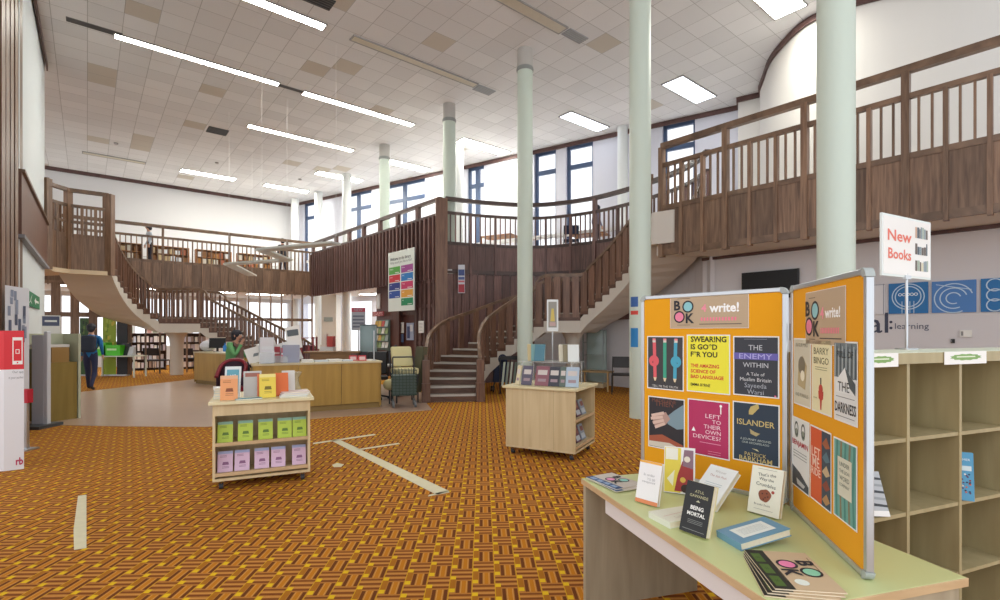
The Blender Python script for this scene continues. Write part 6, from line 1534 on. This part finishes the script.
# exit sign on the left wall
def lwall(px, py):
    k = (px-CX)/F; a = WL0+V((.012, .01)); d = (WL1-WL0).normalized(); tt = (k*a.y-a.x)/(d.x-k*d.y); p = a+d*tt; return V((p.x, p.y, EYE-(py-HY)/F*p.y)), V((d.x, d.y, 0))
e0, dl_ = lwall(24.5, 287.5); e1, _ = lwall(38.5, 294)
rr_ = dl_; w = (V((e1.x-e0.x, e1.y-e0.y, 0))).length; nx = V((rr_.y, -rr_.x, 0)); 
if nx.x < 0: nx = -nx
M = frame((e0.x, e0.y, e0.z-.30), rr_, Z3, nx)
m = MB(); mats = [flat('#0d7a4c')]; m.box(0, 0, .0, w, .28, .02)
PL(m, mats, [(w*.55, .14), (w*.68, .22), (w*.68, .165), (w*.9, .165), (w*.9, .115), (w*.68, .115), (w*.68, .06)], .021, '#f4f7f4', 3)
LN(m, mats, w*.28, .1, w*.36, .2, .03, .021, '#f4f7f4'); DC(m, mats, w*.38, .225, .02, .021, '#f4f7f4'); LN(m, mats, w*.28, .1, w*.2, .05, .02, .021, '#f4f7f4'); LN(m, mats, w*.3, .1, w*.38, .05, .02, .021, '#f4f7f4'); R(m, mats, w*.06, .04, w*.14, .24, .021, '#f4f7f4')
o = m.build('exit_sign', mats); o.matrix_basis = M; tag(o, 'green emergency exit sign with white arrow on the left wall', 'sign')

# ---------------------------------------------------------------- people
def figure(label, loc, rz, J, R_, edges, mats, region, hair=None, extras=None, scale=1.0):
    """J: joints (name -> xyz, metres), R_: radii, edges: bones; region(name) -> material index"""
    root = thing('person', label, 'person', loc, rz); names = list(J); idx = {n: i for i, n in enumerate(names)}
    me = bpy.data.meshes.new('body'); me.from_pydata([V(J[n])*scale for n in names], [(idx[a], idx[b]) for a, b in edges], []); me.update()
    o = bpy.data.objects.new('body_skin', me); COL.objects.link(o)
    sk = o.modifiers.new('skin', 'SKIN'); sk.use_smooth_shade = True
    for n in names:
        sv = me.skin_vertices[0].data[idx[n]]; r = R_[n] if isinstance(R_[n], tuple) else (R_[n], R_[n]); sv.radius = (r[0]*scale, r[1]*scale); sv.use_root = (n == 'pelvis')
    sb = o.modifiers.new('sub', 'SUBSURF'); sb.levels = 1; sb.render_levels = 1
    dg = bpy.context.evaluated_depsgraph_get(); m2 = bpy.data.meshes.new_from_object(o.evaluated_get(dg))
    bpy.data.objects.remove(o); m2.materials.clear()
    for mm in mats: m2.materials.append(mm)
    segs = [(V(J[a])*scale, V(J[b])*scale, region(a, b)) for a, b in edges]
    for p in m2.polygons:
        c = p.center; best = 9; bi = 0
        for a, b, k in segs:
            t_ = max(0, min(1, (c-a).dot(b-a)/max(1e-9, (b-a).length_squared))); d = (c-a.lerp(b, t_)).length
            if d < best: best, bi = d, k
        p.material_index = bi; p.use_smooth = True
    b = bpy.data.objects.new('body', m2); COL.objects.link(b); b.parent = root
    return root
SKIN = mat('skin', '#c99a80', .6); 
def hand_j(J, R_, E, w, tip, side, up=V((0, 0, 1)), s=1.0):
    """palm and five fingers from wrist name w towards direction tip"""
    W = V(J[w]); d = V(tip).normalized(); sd = d.cross(V(up)).normalized()*side; pn = w+'_palm'
    J[pn] = tuple(W+d*.055*s); R_[pn] = (.022, .036); E.append((w, pn))
    for i, (off, ln) in enumerate(((-.030, .065), (-.010, .078), (.010, .072), (.028, .055))):
        a, b = pn+'f%da' % i, pn+'f%db' % i; cur = -V(up)*.012*(1+i*.3)
        J[a] = tuple(W+d*(.085)*s+sd*off*s); J[b] = tuple(W+d*(.085+ln)*s+sd*off*1.15*s+cur); R_[a] = .0095; R_[b] = .008; E += [(pn, a), (a, b)]
    a, b = pn+'ta', pn+'tb'; J[a] = tuple(W+d*.035*s-sd*.036*s); J[b] = tuple(W+d*.075*s-sd*.055*s); R_[a] = .011; R_[b] = .009; E += [(w, a), (a, b)]
def head_j(J, R_, E, base, H, fwd):
    f = V(fwd).normalized(); H = V(H)
    J['jaw'] = tuple(H+V((0, 0, -.075))+f*.045); R_['jaw'] = .05; J['skull'] = tuple(H+V((0, 0, .015))-f*.005); R_['skull'] = .088; J['crown'] = tuple(H+V((0, 0, .075))-f*.01); R_['crown'] = .065
    J['nose'] = tuple(H+V((0, 0, -.02))+f*.105); R_['nose'] = .014
    E += [(base, 'skull'), ('skull', 'crown'), ('skull', 'jaw'), ('skull', 'nose')]
def face(root, H, f, iris='#3a2a20'):
    f = V(f).normalized(); s = V((-f.y, f.x, 0)); H = V(H); m = MB()
    for k in (-1, 1): m.ball(H+f*.083+s*.032*k+V((0, 0, .012)), .011, .011, .009, 8, 6, 0); m.ball(H+f*.092+s*.032*k+V((0, 0, .012)), .005, .005, .005, 8, 6, 1)
    m.build('eyes', [PAPER, flat(iris)], root)
    MB().sweep([H+f*.092-s*.025+V((0, 0, -.055)), H+f*.1+V((0, 0, -.058)), H+f*.092+s*.025+V((0, 0, -.055))], .012, .008).build('mouth', flat('#9c5a52'), root)
    m = MB()
    for k in (-1, 1): m.ball(H+s*.088*k+V((0, 0, -.005)), .012, .018, .03, 8, 6)
    m.build('ears', SKIN, root)
def hairpiece(root, H, f, mt, long_=0.0):
    f = V(f).normalized(); H = V(H); m = MB(); m.ball(H-f*.02+V((0, 0, .035)), .105, .105, .095, 18, 12); m.ball(H-f*.05+V((0, 0, -.02)), .085, .085, .09+long_, 16, 10); m.build('hair', mt, root)
# seated woman at the desk
J = {'pelvis': (0, 0, .86), 'waist': (.01, 0, .98), 'chest': (.05, 0, 1.16), 'neck': (.09, 0, 1.33), 'shL': (.06, .17, 1.27), 'shR': (.06, -.17, 1.27),
     'elL': (.16, .23, 1.03), 'wrL': (.37, .16, 1.01), 'elR': (.24, -.24, 1.05), 'wrR': (.27, -.1, 1.27),
     'hipL': (.03, .1, .84), 'hipR': (.03, -.1, .84), 'knL': (.44, .12, .83), 'knR': (.44, -.12, .83), 'anL': (.46, .12, .42), 'anR': (.42, -.12, .42), 'toL': (.62, .13, .36), 'toR': (.58, -.13, .36)}
R_ = {'pelvis': (.15, .12), 'waist': (.13, .11), 'chest': (.15, .12), 'neck': .055, 'shL': .065, 'shR': .065, 'elL': .045, 'wrL': .03, 'elR': .045, 'wrR': .03, 'hipL': .095, 'hipR': .095, 'knL': .065, 'knR': .065, 'anL': .042, 'anR': .042, 'toL': .035, 'toR': .035}
E = [('pelvis', 'waist'), ('waist', 'chest'), ('chest', 'neck'), ('chest', 'shL'), ('chest', 'shR'), ('shL', 'elL'), ('elL', 'wrL'), ('shR', 'elR'), ('elR', 'wrR'), ('pelvis', 'hipL'), ('pelvis', 'hipR'), ('hipL', 'knL'), ('hipR', 'knR'), ('knL', 'anL'), ('knR', 'anR'), ('anL', 'toL'), ('anR', 'toR')]
HW = V((.135, 0, 1.475)); FW = (.97, -.05, 0)
head_j(J, R_, E, 'neck', HW, FW); hand_j(J, R_, E, 'wrL', (1, -.1, -.05), 1); hand_j(J, R_, E, 'wrR', (.15, .45, .9), 1, up=V((-1, 0, 0)))
GC = mat('green_cardigan', '#6fae72', .85); TR = mat('dark_trousers', '#2a2530', .85); SHO = mat('black_shoe', '#1c1a1c', .5)
def reg(a, b):
    if a in ('skull', 'neck') or b in ('skull',) or 'palm' in a or 'palm' in b or (a.startswith('wr')) : return 1
    if a == 'chest' and b == 'neck': return 0
    if a.startswith('an') : return 3
    if a.startswith('hip') or a.startswith('kn') or b.startswith('hip'): return 2
    return 0
WL = (-5.78, 10.8, 0)
wo = figure('seated person in a green cardigan with dark hair, resting chin on one hand', WL, -.08, J, R_, E, [GC, SKIN, TR, SHO], reg)
face(wo, HW, FW); hairpiece(wo, HW, FW, mat('dark_hair', '#252530', .6), .03)
m = MB(); m.sweep(catmull([(.02, .1, 1.34), (.14, .06, 1.27), (.17, -.04, 1.24), (.13, -.12, 1.3)], 5), .05, .07); m.obox((.19, .0, 1.1), (.05, 0, 0), (0, .06, 0), (0, 0, .13)); m.build('scarf', mat('mauve_brown_scarf', '#8f7068', .9, noise=.15, nscale=30), wo)
t = thing('high_stool', 'high stool carrying the seated person in green', 'stool', (WL[0], WL[1], 0))
MB().lathe([(.2, .70), (.21, .735), (.19, .765)], n=24).build('seat', BLACK, t); MB().tube([(0, 0, .03), (0, 0, .7)], .028, 12).build('column', CHROME, t); MB().lathe([(.24, 0), (.22, .025), (.05, .04)], n=24).build('base', CHROME, t)
MB().ring((0, 0, .36), X3, Y3, .19, .17, n=24).tube([(-.18, 0, .36), (.18, 0, .36)], .01, 6).build('footrest', CHROME, t)
# walking person with a backpack
def walker(label, loc, rz, shirt, trouser, lean=0.03, phase=1, scale=1.0, hairm=None, fw=(0, 1, 0)):
    J = {'pelvis': (0, 0, .95), 'waist': (0, .0, 1.08), 'chest': (0, .03, 1.30), 'neck': (0, .05, 1.49), 'shL': (-.19, .03, 1.42), 'shR': (.19, .03, 1.42),
         'elL': (-.24, -.05*phase, 1.15), 'wrL': (-.22, .08, .93), 'elR': (.24, .0, 1.15), 'wrR': (.23, .12, .95),
         'hipL': (-.09, 0, .91), 'hipR': (.09, 0, .91), 'knL': (-.1, .13*phase, .5), 'knR': (.1, -.02*phase, .5), 'anL': (-.1, .16*phase, .09), 'anR': (.1, -.24*phase, .13), 'toL': (-.11, .32*phase, .04), 'toR': (.11, -.10*phase, .04)}
    R_ = {'pelvis': (.15, .11), 'waist': (.14, .1), 'chest': (.17, .12), 'neck': .055, 'shL': .07, 'shR': .07, 'elL': .048, 'wrL': .03, 'elR': .048, 'wrR': .03, 'hipL': .095, 'hipR': .095, 'knL': .065, 'knR': .065, 'anL': .042, 'anR': .042, 'toL': .036, 'toR': .036}
    E = [('pelvis', 'waist'), ('waist', 'chest'), ('chest', 'neck'), ('chest', 'shL'), ('chest', 'shR'), ('shL', 'elL'), ('elL', 'wrL'), ('shR', 'elR'), ('elR', 'wrR'), ('pelvis', 'hipL'), ('pelvis', 'hipR'), ('hipL', 'knL'), ('hipR', 'knR'), ('knL', 'anL'), ('knR', 'anR'), ('anL', 'toL'), ('anR', 'toR')]
    H = V((0, .07, 1.65)); head_j(J, R_, E, 'neck', H, fw); hand_j(J, R_, E, 'wrL', (0, .1, -1), 1, up=V((1, 0, 0))); hand_j(J, R_, E, 'wrR', (0, .1, -1), -1, up=V((-1, 0, 0)))
    p = figure(label, loc, rz, J, R_, E, [shirt, SKIN, trouser, SHO], reg, scale=scale)
    if scale == 1.0: face(p, H, fw)
    hairpiece(p, H*scale, fw, hairm or mat('dark_hair', '#252530', .6)); return p
wp = fl(90.5, 390.5)
w1 = walker('person in a bright blue jacket with a dark backpack walking away near the left wall', (wp.x, wp.y, 0), .35, mat('blue_jacket', '#2474b4', .8), mat('navy_jeans', '#2c3050', .85))
m = MB(); m.obox((.02, -.19, 1.24), (.16, 0, 0), (0, .1, 0), (0, .02, .22)); m.build('backpack', mat('dark_backpack', '#2a3040', .8), w1, bevel=.06)
MB().tube([(-.12, -.1, 1.42), (-.13, .12, 1.4), (-.13, .15, 1.2), (-.14, -.08, 1.08)], .02, 8).build('strap', mat('dark_backpack', '#2a3040', .8), w1); MB().tube([(.12, -.1, 1.42), (.13, .12, 1.4), (.13, .15, 1.2), (.14, -.08, 1.08)], .02, 8).build('strap', mat('dark_backpack', '#2a3040', .8), w1)
# people on the upper floor
def gp(px, off):
    k = (px-CX)/F; b = FB0+nB*off; tt = (k*b.y-b.x)/(FBD.x-k*FBD.y); p = b+FBD*tt; return (p.x, p.y, FLZ+.001)
walker('person in a pale top standing on the far gallery near the thick post', gp(150, 1.3), 2.4, mat('pale_shirt', '#c9d3dc', .8), TR, phase=.3, scale=.93)
walker('dark-clothed person standing on the far gallery behind the zigzag sculpture', gp(283, .95), .9, mat('black_coat', '#23232b', .8), TR, phase=.3, scale=.93)
pp = at(596, 300, 15.75); walker('person in mauve-grey at the curved balustrade above the right stair', (pp.x, pp.y, FLZ), -1.2, mat('mauve_top', '#75708c', .8), TR, phase=.3, scale=.8)
